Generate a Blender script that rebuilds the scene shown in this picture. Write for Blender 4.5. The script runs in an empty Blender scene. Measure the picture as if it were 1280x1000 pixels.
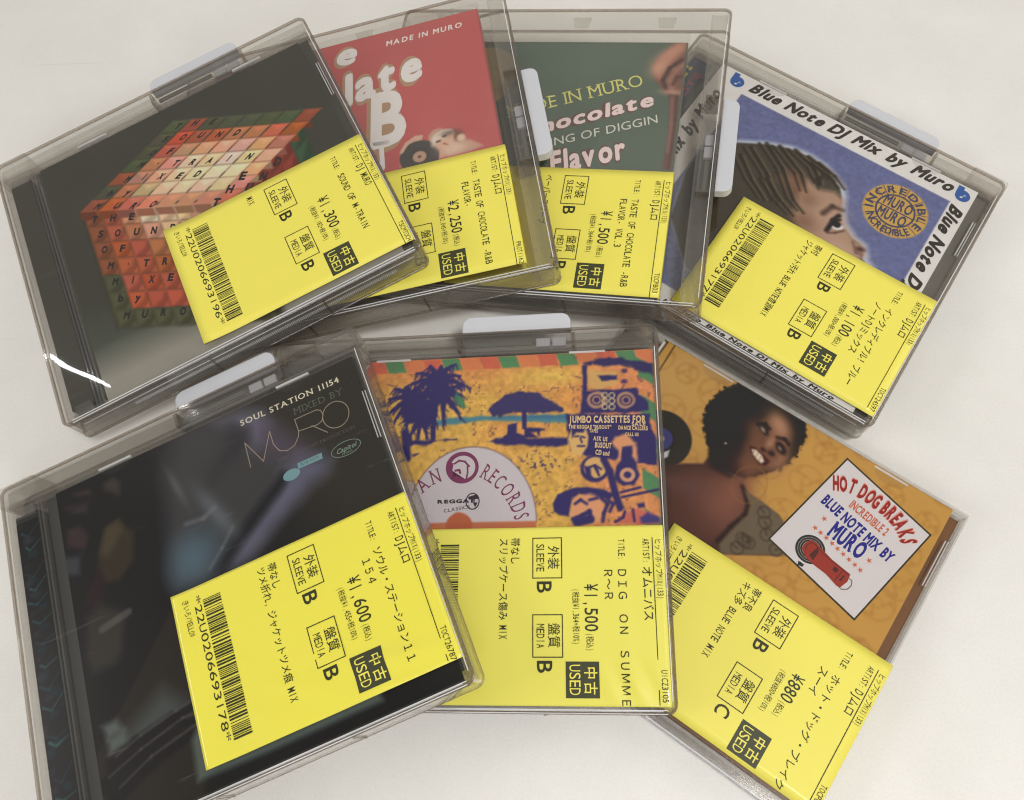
import bpy, math
import numpy as np
from mathutils import Matrix, Vector, Euler

scn = bpy.context.scene
C = scn.collection
MM = 0.001

# ------------------------------------------------------------------ camera
CAM_H = 305.81
CAM_R = [[0.999526, 0.0, -0.030785], [-0.01148, -0.927869, -0.372729], [-0.028564, 0.372905, -0.92743]]
CAM_F = 1044.94
cam_d = bpy.data.cameras.new('camera')
cam = bpy.data.objects.new('camera', cam_d)
C.objects.link(cam)
cam_d.sensor_fit = 'HORIZONTAL'
cam_d.sensor_width = 36.0
cam_d.lens = 36.0 * CAM_F / 1280.0
cam_d.clip_start = 0.01
cam_d.clip_end = 20.0
_r = Matrix(CAM_R)                      # columns: world axes seen from the camera (x right, y down, z forward)
_flip = Matrix(((1, 0, 0), (0, -1, 0), (0, 0, -1)))
cam.matrix_world = Matrix.Translation((0, 0, CAM_H * MM)) @ (_r.transposed() @ _flip).to_4x4()
scn.camera = cam

# ------------------------------------------------------------------ light
scn.view_settings.view_transform = 'Standard'
scn.view_settings.look = 'None'
scn.view_settings.exposure = 0.0
scn.view_settings.gamma = 1.0
scn.cycles.max_bounces = 10
scn.cycles.transparent_max_bounces = 40
scn.cycles.transmission_bounces = 12
scn.cycles.caustics_reflective = False
scn.cycles.caustics_refractive = False
scn.cycles.use_denoising = True
scn.cycles.filter_width = 1.15
world = bpy.data.worlds.new('World')
scn.world = world
world.use_nodes = True
_wn = world.node_tree.nodes; _wl = world.node_tree.links
_tc = _wn.new('ShaderNodeTexCoord'); _sp = _wn.new('ShaderNodeSeparateXYZ'); _wl.new(_tc.outputs['Generated'], _sp.inputs[0])
_mr = _wn.new('ShaderNodeMapRange'); _mr.interpolation_type = 'SMOOTHSTEP'      # the lit side of the room is beyond the table
_mr.inputs[1].default_value = -.05; _mr.inputs[2].default_value = .62; _mr.inputs[3].default_value = .16; _mr.inputs[4].default_value = .50
_wl.new(_sp.outputs['Y'], _mr.inputs[0]); _wl.new(_mr.outputs[0], _wn['Background'].inputs[1])
_wn['Background'].inputs[0].default_value = (1.0, 0.965, 0.905, 1)

def area(name, loc, target, sx, sy, power, col):
    d = bpy.data.lights.new(name, 'AREA')
    d.shape = 'RECTANGLE'
    d.size, d.size_y = sx, sy
    d.energy = power
    d.color = col
    o = bpy.data.objects.new(name, d)
    o.location = loc
    o.rotation_euler = (Vector(target) - Vector(loc)).to_track_quat('-Z', 'Y').to_euler()
    C.objects.link(o)
    return o
area('ceiling_key_lamp', (0.36, -0.30, 1.45), (0, .1, 0), .34, .22, 13, (1.0, .975, .93))
area('fill_light_right', (1.7, 0.25, 1.0), (0, .1, 0), .8, .5, 7, (1.0, .95, .88))  # unseen fill light added from the right
area('room_lamp_left', (-1.9, -0.2, 1.1), (0, .1, 0), .8, .5, 9, (1.0, .98, .95))
area('room_lamp_behind', (0.35, -1.7, 1.25), (0, -.1, 0), 1.0, .6, 10, (.93, .96, 1.0))
area('small_ceiling_lamp', (-1.42, .76, 1.24), (0, .1, 0), .009, .16, .20, (.95, .97, 1.0)).data.shape = 'ELLIPSE'

# ------------------------------------------------------------------ materials
def lin(c):
    out = []
    for v in c:
        v = v / 255.0
        out.append(v / 12.92 if v <= 0.04045 else ((v + 0.055) / 1.055) ** 2.4)
    return tuple(out)
KALB = 1.06
def alb(c):
    return tuple(min(.92, x * KALB) for x in lin(c)) + (1,)

MATS = {}
def paper(name, rgb, rough=.6, noise=.0, bump=0., scale=300., spec=.3, coat=0.):
    if name in MATS: return MATS[name]
    m = bpy.data.materials.new(name); m.use_nodes = True
    nt = m.node_tree; b = nt.nodes['Principled BSDF']
    b.inputs['Base Color'].default_value = alb(rgb)
    b.inputs['Roughness'].default_value = rough
    b.inputs['Specular IOR Level'].default_value = spec
    b.inputs['Coat Weight'].default_value = coat
    b.inputs['Coat Roughness'].default_value = .12
    tc = nt.nodes.new('ShaderNodeTexCoord')
    if noise or bump:
        n = nt.nodes.new('ShaderNodeTexNoise'); n.inputs['Scale'].default_value = scale
        n.inputs['Detail'].default_value = 6
        nt.links.new(tc.outputs['Object'], n.inputs['Vector'])
        if noise:
            mx = nt.nodes.new('ShaderNodeMix'); mx.data_type = 'RGBA'
            c = alb(rgb)
            mx.inputs[6].default_value = tuple(x * (1 - noise) for x in c[:3]) + (1,)
            mx.inputs[7].default_value = tuple(min(1, x * (1 + noise)) for x in c[:3]) + (1,)
            nt.links.new(n.outputs['Fac'], mx.inputs[0]); nt.links.new(mx.outputs[2], b.inputs['Base Color'])
        if bump:
            bp = nt.nodes.new('ShaderNodeBump'); bp.inputs['Strength'].default_value = bump
            bp.inputs['Distance'].default_value = .0006
            nt.links.new(n.outputs['Fac'], bp.inputs['Height']); nt.links.new(bp.outputs[0], b.inputs['Normal'])
    MATS[name] = m
    return m

def sheet(name, tint, edge, rough=.03, ior=1.5, haze=0., hazecol=(.8, .8, .8), bump=0., bscale=40., boost=1.0, scratch=0.0):
    """a thin sheet of clear plastic: mirror by Fresnel, darker where the path through it is longer"""
    if name in MATS: return MATS[name]
    m = bpy.data.materials.new(name); m.use_nodes = True
    nt = m.node_tree; N = nt.nodes; L = nt.links
    N.clear()
    out = N.new('ShaderNodeOutputMaterial')
    lw = N.new('ShaderNodeLayerWeight'); lw.inputs['Blend'].default_value = .5
    f0 = ((ior - 1) / (ior + 1)) ** 2
    pw = N.new('ShaderNodeMath'); pw.operation = 'POWER'; pw.inputs[1].default_value = 5.0
    L.new(lw.outputs['Facing'], pw.inputs[0])
    fr = N.new('ShaderNodeMapRange'); fr.inputs[3].default_value = f0; fr.inputs[4].default_value = 1.0
    L.new(pw.outputs[0], fr.inputs[0])
    pe = N.new('ShaderNodeMath'); pe.operation = 'POWER'; pe.inputs[1].default_value = 2.2
    L.new(lw.outputs['Facing'], pe.inputs[0])
    mx = N.new('ShaderNodeMix'); mx.data_type = 'RGBA'
    mx.inputs[6].default_value = tint + (1,); mx.inputs[7].default_value = edge + (1,)
    L.new(pe.outputs[0], mx.inputs[0])
    tr = N.new('ShaderNodeBsdfTransparent'); L.new(mx.outputs[2], tr.inputs['Color'])
    gl = N.new('ShaderNodeBsdfGlossy'); gl.inputs['Roughness'].default_value = rough
    gl.inputs['Color'].default_value = (boost, boost, boost, 1)
    g2 = N.new('ShaderNodeBsdfGlossy'); g2.inputs['Roughness'].default_value = .22; g2.inputs['Color'].default_value = (boost, boost, boost, 1)
    gm = N.new('ShaderNodeMixShader'); gm.inputs[0].default_value = .22
    L.new(gl.outputs[0], gm.inputs[1]); L.new(g2.outputs[0], gm.inputs[2])
    s = N.new('ShaderNodeMixShader'); L.new(fr.outputs[0], s.inputs[0])
    L.new(tr.outputs[0], s.inputs[1]); L.new(gm.outputs[0], s.inputs[2])
    last = s
    tc = N.new('ShaderNodeTexCoord')
    if haze:
        df = N.new('ShaderNodeBsdfDiffuse'); df.inputs['Color'].default_value = hazecol + (1,)
        nz = N.new('ShaderNodeTexNoise'); nz.inputs['Scale'].default_value = 55; nz.inputs['Detail'].default_value = 8
        L.new(tc.outputs['Object'], nz.inputs['Vector'])
        mr = N.new('ShaderNodeMapRange'); mr.inputs[3].default_value = haze * .5; mr.inputs[4].default_value = haze * 1.5
        L.new(nz.outputs['Fac'], mr.inputs[0])
        amount = mr.outputs[0]
        if scratch:
            mp = N.new('ShaderNodeMapping'); mp.inputs['Rotation'].default_value = (0, 0, .6); mp.inputs['Scale'].default_value = (14, 420, 1)
            L.new(tc.outputs['Object'], mp.inputs[0])
            ns = N.new('ShaderNodeTexNoise'); ns.inputs['Scale'].default_value = 1.5; ns.inputs['Detail'].default_value = 2; ns.inputs['Distortion'].default_value = 1.6
            L.new(mp.outputs[0], ns.inputs['Vector'])
            ms = N.new('ShaderNodeMapRange'); ms.inputs[1].default_value = .30; ms.inputs[2].default_value = .25; ms.inputs[3].default_value = 0; ms.inputs[4].default_value = scratch
            L.new(ns.outputs['Fac'], ms.inputs[0])
            ad = N.new('ShaderNodeMath'); L.new(amount, ad.inputs[0]); L.new(ms.outputs[0], ad.inputs[1]); amount = ad.outputs[0]
        h = N.new('ShaderNodeMixShader'); L.new(amount, h.inputs[0])
        L.new(s.outputs[0], h.inputs[1]); L.new(df.outputs[0], h.inputs[2]); last = h
    if bump:
        n2 = N.new('ShaderNodeTexNoise'); n2.inputs['Scale'].default_value = bscale; n2.inputs['Detail'].default_value = 2
        L.new(tc.outputs['Object'], n2.inputs['Vector'])
        bp = N.new('ShaderNodeBump'); bp.inputs['Strength'].default_value = bump; bp.inputs['Distance'].default_value = .002
        L.new(n2.outputs['Fac'], bp.inputs['Height']); L.new(bp.outputs[0], gl.inputs['Normal'])
    L.new(last.outputs[0], out.inputs['Surface'])
    MATS[name] = m
    return m

def solid_clear(name, col, rough=.05):
    if name in MATS: return MATS[name]
    m = bpy.data.materials.new(name); m.use_nodes = True
    b = m.node_tree.nodes['Principled BSDF']
    b.inputs['Base Color'].default_value = col + (1,)
    b.inputs['Transmission Weight'].default_value = .93
    b.inputs['Roughness'].default_value = rough
    b.inputs['IOR'].default_value = 1.49
    MATS[name] = m
    return m

M_LID = sheet('clear_polystyrene_lid', (.965, .96, .95), (.75, .73, .70), .02, 1.48, .003, bump=.22, bscale=14, scratch=.05, boost=.75)
M_LIDW = sheet('clear_lid_wall', (.95, .945, .94), (.80, .78, .76), .05, 1.5, .05, (.75, .74, .73))
M_BASE = sheet('clear_keeper_floor', (.94, .935, .92), (.78, .76, .72), .05, 1.5, .03, (.72, .70, .66))
M_WALL = sheet('smoky_clear_wall', (.955, .945, .93), (.74, .71, .67), .05, 1.5, .055, (.72, .70, .67))
M_TRAY = sheet('clear_tray_ledge', (.92, .91, .90), (.76, .74, .72), .06, 1.5, .07, (.65, .64, .63))
M_EDGE = sheet('smoky_moulded_edge', (.78, .745, .70), (.42, .375, .335), .05, 1.55, .08, (.50, .46, .42))
M_GLINT = sheet('pale_clip_and_glint', (.9, .9, .9), (.8, .8, .8), .1, 1.9, .62, (.92, .92, .93))  # whitish plastic for clips and ribs, also for highlights drawn as bars
M_FILM = sheet('clear_film', (.965, .96, .94), (.82, .80, .76), .06, 1.45, .03, (.8, .78, .74), bump=.12, bscale=30)
M_TAB = paper('pale_lilac_plastic', (194, 195, 200), .34, .03, .08, 90)
M_SLIDER = paper('white_slider_plastic', (172, 172, 180), .35)
M_YEL = paper('yellow_sticker_paper', (227, 216, 92), .5, .025, .12, 90, .35, .12)
M_INK = paper('dark_olive_ink', (48, 50, 28), .55)
M_BADGE = paper('badge_black_ink', (62, 64, 44), .5)

# ------------------------------------------------------------------ mesh helpers (all coordinates in mm)
class MB:
    def __init__(s): s.v = []; s.f = []
    def quad(s, a, b, c, d):
        n = len(s.v); s.v += [a, b, c, d]; s.f.append((n, n + 1, n + 2, n + 3))
    def poly(s, pts, z):
        n = len(s.v); s.v += [(p[0], p[1], z) for p in pts]; s.f.append(tuple(range(n, n + len(pts))))
    def box(s, x0, x1, y0, y1, z0, z1):
        n = len(s.v)
        s.v += [(x0, y0, z0), (x1, y0, z0), (x1, y1, z0), (x0, y1, z0), (x0, y0, z1), (x1, y0, z1), (x1, y1, z1), (x0, y1, z1)]
        s.f += [(n, n + 3, n + 2, n + 1), (n + 4, n + 5, n + 6, n + 7), (n, n + 1, n + 5, n + 4), (n + 1, n + 2, n + 6, n + 5), (n + 2, n + 3, n + 7, n + 6), (n + 3, n, n + 4, n + 7)]
    def prism(s, pts, z0, z1):
        k = len(pts); n = len(s.v)
        s.v += [(p[0], p[1], z0) for p in pts] + [(p[0], p[1], z1) for p in pts]
        s.f.append(tuple(range(n + k - 1, n - 1, -1))); s.f.append(tuple(range(n + k, n + 2 * k)))
        for i in range(k):
            j = (i + 1) % k; s.f.append((n + i, n + j, n + k + j, n + k + i))
    def ring(s, x0, x1, y0, y1, r, w, z0, z1, bev=0.0):
        """a rounded rectangular ring wall, w thick, with an optional small chamfer on its top outer edge"""
        def loop(x0, x1, y0, y1, r):
            out = []
            for cx, cy, a0 in ((x1 - r, y1 - r, 0), (x0 + r, y1 - r, 90), (x0 + r, y0 + r, 180), (x1 - r, y0 + r, 270)):
                for k in range(6):
                    a = math.radians(a0 + 18 * k); out.append((cx + r * math.cos(a), cy + r * math.sin(a)))
            return out
        O = loop(x0, x1, y0, y1, r); I = loop(x0 + w, x1 - w, y0 + w, y1 - w, max(.3, r - w)); O2 = loop(x0 + bev, x1 - bev, y0 + bev, y1 - bev, max(.3, r - bev))
        k = len(O); n = len(s.v)
        rows = [[(p[0], p[1], z0) for p in O], [(p[0], p[1], z1 - bev) for p in O], [(p[0], p[1], z1) for p in O2], [(p[0], p[1], z1) for p in I], [(p[0], p[1], z0) for p in I]]
        for rw in rows: s.v += rw
        for a in range(5):
            b = (a + 1) % 5
            for i in range(k):
                j = (i + 1) % k; s.f.append((n + a * k + i, n + a * k + j, n + b * k + j, n + b * k + i))
    def build(s, name, mat, parent=None, bevel=0.0, smooth=False):
        me = bpy.data.meshes.new(name)
        me.from_pydata([(x * MM, y * MM, z * MM) for x, y, z in s.v], [], s.f)
        if mat: me.materials.append(mat)
        o = bpy.data.objects.new(name, me); C.objects.link(o)
        if parent: o.parent = parent
        if bevel:
            b = o.modifiers.new('bevel', 'BEVEL'); b.width = bevel * MM; b.segments = 2; b.limit_method = 'ANGLE'
        if smooth:
            for p in me.polygons: p.use_smooth = True
        return o
def box(name, mat, parent, *a, bevel=0.0):
    m = MB(); m.box(*a); return m.build(name, mat, parent, bevel)
def tag(o, label=None, cat=None, group=None, kind=None):
    if label: o['label'] = label
    if cat: o['category'] = cat
    if group: o['group'] = group
    if kind: o['kind'] = kind
    return o
def empty(name, M, parent=None):
    o = bpy.data.objects.new(name, None); o.empty_display_size = .01
    C.objects.link(o); o.matrix_world = M
    return o

# ------------------------------------------------------------------ lettering
_cu = bpy.data.curves.new('glyph_source', 'FONT'); _cu.resolution_u = 3
_to = bpy.data.objects.new('glyph_source', _cu); C.objects.link(_to)
GC = {}
def glyph(ch, off=0.0):
    k = (ch, off)
    if k not in GC:
        _cu.body = ch; _cu.offset = off
        dg = bpy.context.evaluated_depsgraph_get(); ev = _to.evaluated_get(dg); m = ev.to_mesh()
        v = np.array([(a.co.x, a.co.y) for a in m.vertices]) if len(m.vertices) else np.zeros((0, 2))
        f = [tuple(p.vertices) for p in m.polygons]
        ev.to_mesh_clear()
        GC[k] = (v, f)
    return GC[k]
SERIF = {'A': [(.04, 0), (.96, 0)], 'B': [(.1, 0), (.1, 1)], 'D': [(.1, 0), (.1, 1)], 'E': [(.1, 0), (.1, 1)], 'F': [(.12, 0), (.12, 1)], 'G': [(.85, .45)],
         'I': [(.5, 0), (.5, 1)], 'K': [(.1, 0), (.1, 1), (.9, 0), (.88, 1)], 'L': [(.12, 0), (.12, 1)], 'M': [(.08, 0), (.92, 0), (.08, 1), (.92, 1)],
         'N': [(.08, 0), (.08, 1), (.92, 1)], 'P': [(.1, 0), (.1, 1)], 'R': [(.1, 0), (.1, 1), (.95, 0)], 'T': [(.5, 0)], 'U': [(.1, 1), (.9, 1)],
         'H': [(.1, 0), (.1, 1), (.9, 0), (.9, 1)], 'X': [(.06, 0), (.94, 0), (.06, 1), (.94, 1)], 'Y': [(.5, 0), (.05, 1), (.95, 1)], '1': [(.6, 0)], '4': [(.74, 0)]}
def is_wide(ch): return ord(ch) > 0x2E00 or ch in '・'
def advance(ch, off=0.0):
    if ch == ' ': return .30
    if is_wide(ch): return 1.0
    v, f = glyph(ch, off)
    return (v[:, 0].max() - min(0, v[:, 0].min())) + .07 if len(v) else .3
class Ink:
    """flat print in one colour: glyphs and shapes at a common height"""
    def __init__(s, z): s.v = []; s.f = []; s.z = z
    def put(s, v, f, M, dz=0.0):
        n = len(s.v)
        for x, y in v:
            s.v.append((M[0] * x + M[1] * y + M[2], M[3] * x + M[4] * y + M[5], s.z + dz))
        s.f += [tuple(n + i for i in p) for p in f]
    def char(s, ch, M, off=0.0, serif=False, w=None):
        bold = 0.0
        if off > .022: bold, off = off, 0.0
        v, f = glyph(ch, off)
        if not len(v): return
        if bold:                                # heavier weight: the glyph again, shifted a little all round
            n_ = 8 if bold < .07 else 14
            for k in range(n_):
                a_ = 2 * math.pi * k / n_
                s.put([(x + bold * math.cos(a_), y + bold * math.sin(a_)) for x, y in v], f, M, -.0012 * (k + 1))
        if w:                                   # fit into a cell of width w
            x0, x1 = v[:, 0].min(), v[:, 0].max()
            k = w / max(x1 - x0, .38 if not is_wide(ch) else .8); c = (x0 + x1) / 2
            v = np.stack([(v[:, 0] - c) * k + w * .5, v[:, 1]], 1)
        s.put(v, f, M)
        if serif and ch in SERIF:
            x0, x1 = v[:, 0].min(), v[:, 0].max(); h = .70; t = .045; r = .13
            for fx, fy in SERIF[ch]:
                x = x0 + (x1 - x0) * fx; y = fy * (h - t * (1 if fy == 1 else 0))
                s.put([(x - r, y), (x + r, y), (x + r, y + t), (x - r, y + t)], [(0, 1, 2, 3)], M, .015)
    def line(s, txt, a, b, h, off=0.0, shear=0.0, serif=False, fit=True, sx=1.0, track=0.0):
        """text along the baseline a -> b; h is the capital height; fit squeezes it to end at b"""
        ax, ay = a; dx, dy = b[0] - ax, b[1] - ay; L = math.hypot(dx, dy); dx /= L; dy /= L
        sc = h / .70
        tot = sum(advance(c, off) + track for c in txt) - track
        kx = (L / tot) if fit else sc * sx
        x = 0.0
        for c in txt:
            px = ax + dx * x * kx; py = ay + dy * x * kx
            # glyph x axis = (dx,dy)*kx ; y axis = perpendicular * sc (+shear along x)
            M = (dx * kx, -dy * sc + dx * sc * shear, px, dy * kx, dx * sc + dy * sc * shear, py)
            s.char(c, M, off, serif)
            x += advance(c, off) + track
    def arc(s, txt, c, r, a0, a1, h, off=0.0, serif=False, wide=1.0):
        """text along an arc, angles in degrees, clockwise when a1 < a0, letters pointing outward"""
        n = len(txt); ws = [advance(t, off) for t in txt]; tot = sum(ws); acc = 0; sc = h / .70
        kx = abs(math.radians(a1 - a0)) * r / tot * wide
        sgn = -1 if a1 < a0 else 1
        for t, w in zip(txt, ws):
            a = math.radians(a0 + (a1 - a0) * (acc + w / 2) / tot); acc += w
            if sgn < 0: tx, ty, nx, ny = math.sin(a), -math.cos(a), math.cos(a), math.sin(a)
            else: tx, ty, nx, ny = -math.sin(a), math.cos(a), -math.cos(a), -math.sin(a)
            px, py = c[0] + r * math.cos(a) - tx * kx * w / 2, c[1] + r * math.sin(a) - ty * kx * w / 2
            s.char(t, (tx * kx, nx * sc, px, ty * kx, ny * sc, py), off, serif)
    def stroke(s, pts, w, close=False):
        if close: pts = list(pts) + [pts[0]]
        for i, ((x0, y0), (x1, y1)) in enumerate(zip(pts[:-1], pts[1:])):
            L = math.hypot(x1 - x0, y1 - y0) or 1e-6; nx, ny = -(y1 - y0) / L * w / 2, (x1 - x0) / L * w / 2
            ex, ey = (x1 - x0) / L * w / 2, (y1 - y0) / L * w / 2
            s.put([(x0 - ex + nx, y0 - ey + ny), (x0 - ex - nx, y0 - ey - ny), (x1 + ex - nx, y1 + ey - ny), (x1 + ex + nx, y1 + ey + ny)], [(3, 2, 1, 0)], (1, 0, 0, 0, 1, 0), .002 * (i % 5))
    def ell(s, c, rx, ry, ang=0, n=40):
        a = math.radians(ang); P = []
        for k in range(n):
            t = 2 * math.pi * k / n; x, y = rx * math.cos(t), ry * math.sin(t)
            P.append((c[0] + x * math.cos(a) - y * math.sin(a), c[1] + x * math.sin(a) + y * math.cos(a)))
        s.put(P, [tuple(range(n))], (1, 0, 0, 0, 1, 0))
    def ring(s, c, rx, ry, w, ang=0, n=48):
        a = math.radians(ang); P = []
        for d in (0, w):
            for k in range(n):
                t = 2 * math.pi * k / n; x, y = (rx - d) * math.cos(t), (ry - d) * math.sin(t)
                P.append((c[0] + x * math.cos(a) - y * math.sin(a), c[1] + x * math.sin(a) + y * math.cos(a)))
        s.put(P, [(k, (k + 1) % n, n + (k + 1) % n, n + k) for k in range(n)], (1, 0, 0, 0, 1, 0))
    def poly(s, pts): s.put(pts, [tuple(range(len(pts)))], (1, 0, 0, 0, 1, 0))
    def build(s, name, mat, parent):
        m = MB(); m.v = s.v; m.f = s.f
        return m.build(name, mat, parent)

# ------------------------------------------------------------------ painted print: a fine grid whose corners carry the printed colour
rng = np.random.default_rng(7)
def vnoise(U, V, sc, seed, octv=4):
    out = 0; amp = 1; tot = 0
    for o in range(octv):
        r = np.random.default_rng(seed * 31 + o); T = r.random((64, 64)); x = (U / sc * 2 ** o) % 63; y = (V / sc * 2 ** o) % 63
        i = x.astype(int); j = y.astype(int); fx = x - i; fy = y - j; fx = fx * fx * (3 - 2 * fx); fy = fy * fy * (3 - 2 * fy)
        i2 = (i + 1) % 64; j2 = (j + 1) % 64
        out = out + amp * (T[i, j] * (1 - fx) * (1 - fy) + T[i2, j] * fx * (1 - fy) + T[i, j2] * (1 - fx) * fy + T[i2, j2] * fx * fy); tot += amp; amp *= .5
    return out / tot
class Paint:
    veil = .022
    def __init__(s, x0, x1, y0, y1, base, step=.4):
        s.nx = int((x1 - x0) / step) + 1; s.ny = int((y1 - y0) / step) + 1
        s.x = np.linspace(x0, x1, s.nx); s.y = np.linspace(y0, y1, s.ny)
        s.U, s.V = np.meshgrid(s.x, s.y)
        s.I = np.zeros(s.U.shape + (3,)) + np.array(base) / 255.0
    def mix(s, a, col):
        s.I += a[..., None] * (np.array(col) / 255.0 - s.I)
    def dpoly(s, P, U=None, V=None):
        U = s.U if U is None else U; V = s.V if V is None else V
        P = np.array(P, float); d = np.full(U.shape, 1e9); sg = np.ones(U.shape)
        for i in range(len(P)):
            a = P[i]; b = P[(i + 1) % len(P)]; e = b - a; wx = U - a[0]; wy = V - a[1]
            t = np.clip((wx * e[0] + wy * e[1]) / (e @ e + 1e-9), 0, 1)
            d = np.minimum(d, (wx - e[0] * t) ** 2 + (wy - e[1] * t) ** 2)
            c1 = V >= a[1]; c2 = V < b[1]; c3 = e[0] * wy > e[1] * wx
            sg = np.where((c1 & c2 & c3) | (~c1 & ~c2 & ~c3), -sg, sg)
        return sg * np.sqrt(d)
    def poly(s, P, col, soft=.35, a=1.0, rough=0.0, rs=3.0, seed=1):
        P = np.array(P, float); m = soft + rough + 1
        jx = np.where((s.x > P[:, 0].min() - m) & (s.x < P[:, 0].max() + m))[0]; jy = np.where((s.y > P[:, 1].min() - m) & (s.y < P[:, 1].max() + m))[0]
        if not len(jx) or not len(jy): return
        sl = (slice(jy[0], jy[-1] + 1), slice(jx[0], jx[-1] + 1)); U = s.U[sl]; V = s.V[sl]
        d = s.dpoly(P, U, V)
        if rough: d = d + (vnoise(U + 200, V + 200, rs, seed) - .5) * 2 * rough
        al = np.clip(.5 - d / (2 * soft), 0, 1) * a
        s.I[sl] += al[..., None] * (np.array(col) / 255.0 - s.I[sl])
    def ell(s, c, rx, ry, col, soft=.35, a=1.0, ang=0, rough=0.0, rs=3., seed=1):
        t = math.radians(ang); X = s.U - c[0]; Y = s.V - c[1]
        x = X * math.cos(t) + Y * math.sin(t); y = -X * math.sin(t) + Y * math.cos(t)
        d = (np.sqrt((x / rx) ** 2 + (y / ry) ** 2) - 1) * min(rx, ry)
        if rough: d = d + (vnoise(s.U + 200, s.V + 200, rs, seed) - .5) * 2 * rough
        s.mix(np.clip(.5 - d / (2 * soft), 0, 1) * a, col)
    def blob(s, c, rx, ry, col, a=1.0, ang=0):
        t = math.radians(ang); X = s.U - c[0]; Y = s.V - c[1]
        x = X * math.cos(t) + Y * math.sin(t); y = -X * math.sin(t) + Y * math.cos(t)
        s.mix(np.exp(-((x / rx) ** 2 + (y / ry) ** 2)) * a, col)
    def ring(s, c, r, w, col, soft=.35, a=1.0, ry=None, ang=0):
        ry = ry or r; t = math.radians(ang); X = s.U - c[0]; Y = s.V - c[1]
        x = X * math.cos(t) + Y * math.sin(t); y = -X * math.sin(t) + Y * math.cos(t)
        d = np.abs((np.sqrt((x / r) ** 2 + (y / ry) ** 2) - 1) * min(r, ry)) - w / 2
        s.mix(np.clip(.5 - d / (2 * soft), 0, 1) * a, col)
    def stroke(s, P, w, col, soft=.3, a=1.0, w1=None):
        for i in range(len(P) - 1):
            a0 = np.array(P[i], float); b0 = np.array(P[i + 1], float); m = w + soft + 1
            jx = np.where((s.x > min(a0[0], b0[0]) - m) & (s.x < max(a0[0], b0[0]) + m))[0]; jy = np.where((s.y > min(a0[1], b0[1]) - m) & (s.y < max(a0[1], b0[1]) + m))[0]
            if not len(jx) or not len(jy): continue
            sl = (slice(jy[0], jy[-1] + 1), slice(jx[0], jx[-1] + 1)); U = s.U[sl]; V = s.V[sl]
            e = b0 - a0; wx = U - a0[0]; wy = V - a0[1]; t = np.clip((wx * e[0] + wy * e[1]) / (e @ e + 1e-9), 0, 1)
            k = (i + t) / (len(P) - 1); ww = w if w1 is None else w + (w1 - w) * k
            d = np.sqrt((wx - e[0] * t) ** 2 + (wy - e[1] * t) ** 2) - ww / 2
            al = np.clip(.5 - d / (2 * soft), 0, 1) * a
            s.I[sl] += al[..., None] * (np.array(col) / 255.0 - s.I[sl])
    def grain(s, amt, sc, seed=3):
        s.I *= (1 + (vnoise(s.U + 100, s.V + 100, sc, seed) - .5)[..., None] * 2 * amt)
    def build(s, name, parent, z, mat):
        nx, ny = s.nx, s.ny
        co = np.stack([s.U.ravel() * MM, s.V.ravel() * MM, np.full(nx * ny, z * MM)], 1)
        i = (np.arange(ny - 1)[:, None] * nx + np.arange(nx - 1)[None, :]).ravel()
        q = np.stack([i, i + 1, i + nx + 1, i + nx], 1)
        me = bpy.data.meshes.new(name)
        me.vertices.add(nx * ny); me.vertices.foreach_set('co', co.ravel().astype(np.float32))
        me.loops.add(q.size); me.loops.foreach_set('vertex_index', q.ravel().astype(np.int32))
        me.polygons.add(len(q)); me.polygons.foreach_set('loop_start', (np.arange(len(q)) * 4).astype(np.int32))
        me.polygons.foreach_set('loop_total', np.full(len(q), 4, np.int32))
        me.update(calc_edges=True)
        I = np.clip(s.I, 0, 1); L = np.maximum(np.where(I <= .04045, I / 12.92, ((I + .055) / 1.055) ** 2.4) * 1.12 - s.veil, .003)
        at = me.color_attributes.new('print', 'FLOAT_COLOR', 'POINT')
        at.data.foreach_set('color', np.concatenate([np.clip(L, 0, .92), np.ones(I.shape[:2] + (1,))], 2).ravel().astype(np.float32))
        me.materials.append(mat)
        o = bpy.data.objects.new(name, me); C.objects.link(o); o.parent = parent
        return o
def print_mat(name='glossy_printed_paper', rough=.35):
    if name in MATS: return MATS[name]
    m = bpy.data.materials.new(name); m.use_nodes = True; nt = m.node_tree; b = nt.nodes['Principled BSDF']
    a = nt.nodes.new('ShaderNodeAttribute'); a.attribute_name = 'print'
    n = nt.nodes.new('ShaderNodeTexNoise'); n.inputs['Scale'].default_value = 2500; n.inputs['Detail'].default_value = 3
    tc = nt.nodes.new('ShaderNodeTexCoord'); nt.links.new(tc.outputs['Object'], n.inputs['Vector'])
    mr = nt.nodes.new('ShaderNodeMapRange'); mr.inputs[3].default_value = .94; mr.inputs[4].default_value = 1.06; nt.links.new(n.outputs['Fac'], mr.inputs[0])
    vm = nt.nodes.new('ShaderNodeVectorMath'); vm.operation = 'SCALE'
    nt.links.new(a.outputs['Color'], vm.inputs[0]); nt.links.new(mr.outputs[0], vm.inputs['Scale'])
    nt.links.new(vm.outputs[0], b.inputs['Base Color'])
    b.inputs['Roughness'].default_value = rough; b.inputs['Specular IOR Level'].default_value = .12
    MATS[name] = m
    return m
M_PRINT = print_mat()

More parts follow.
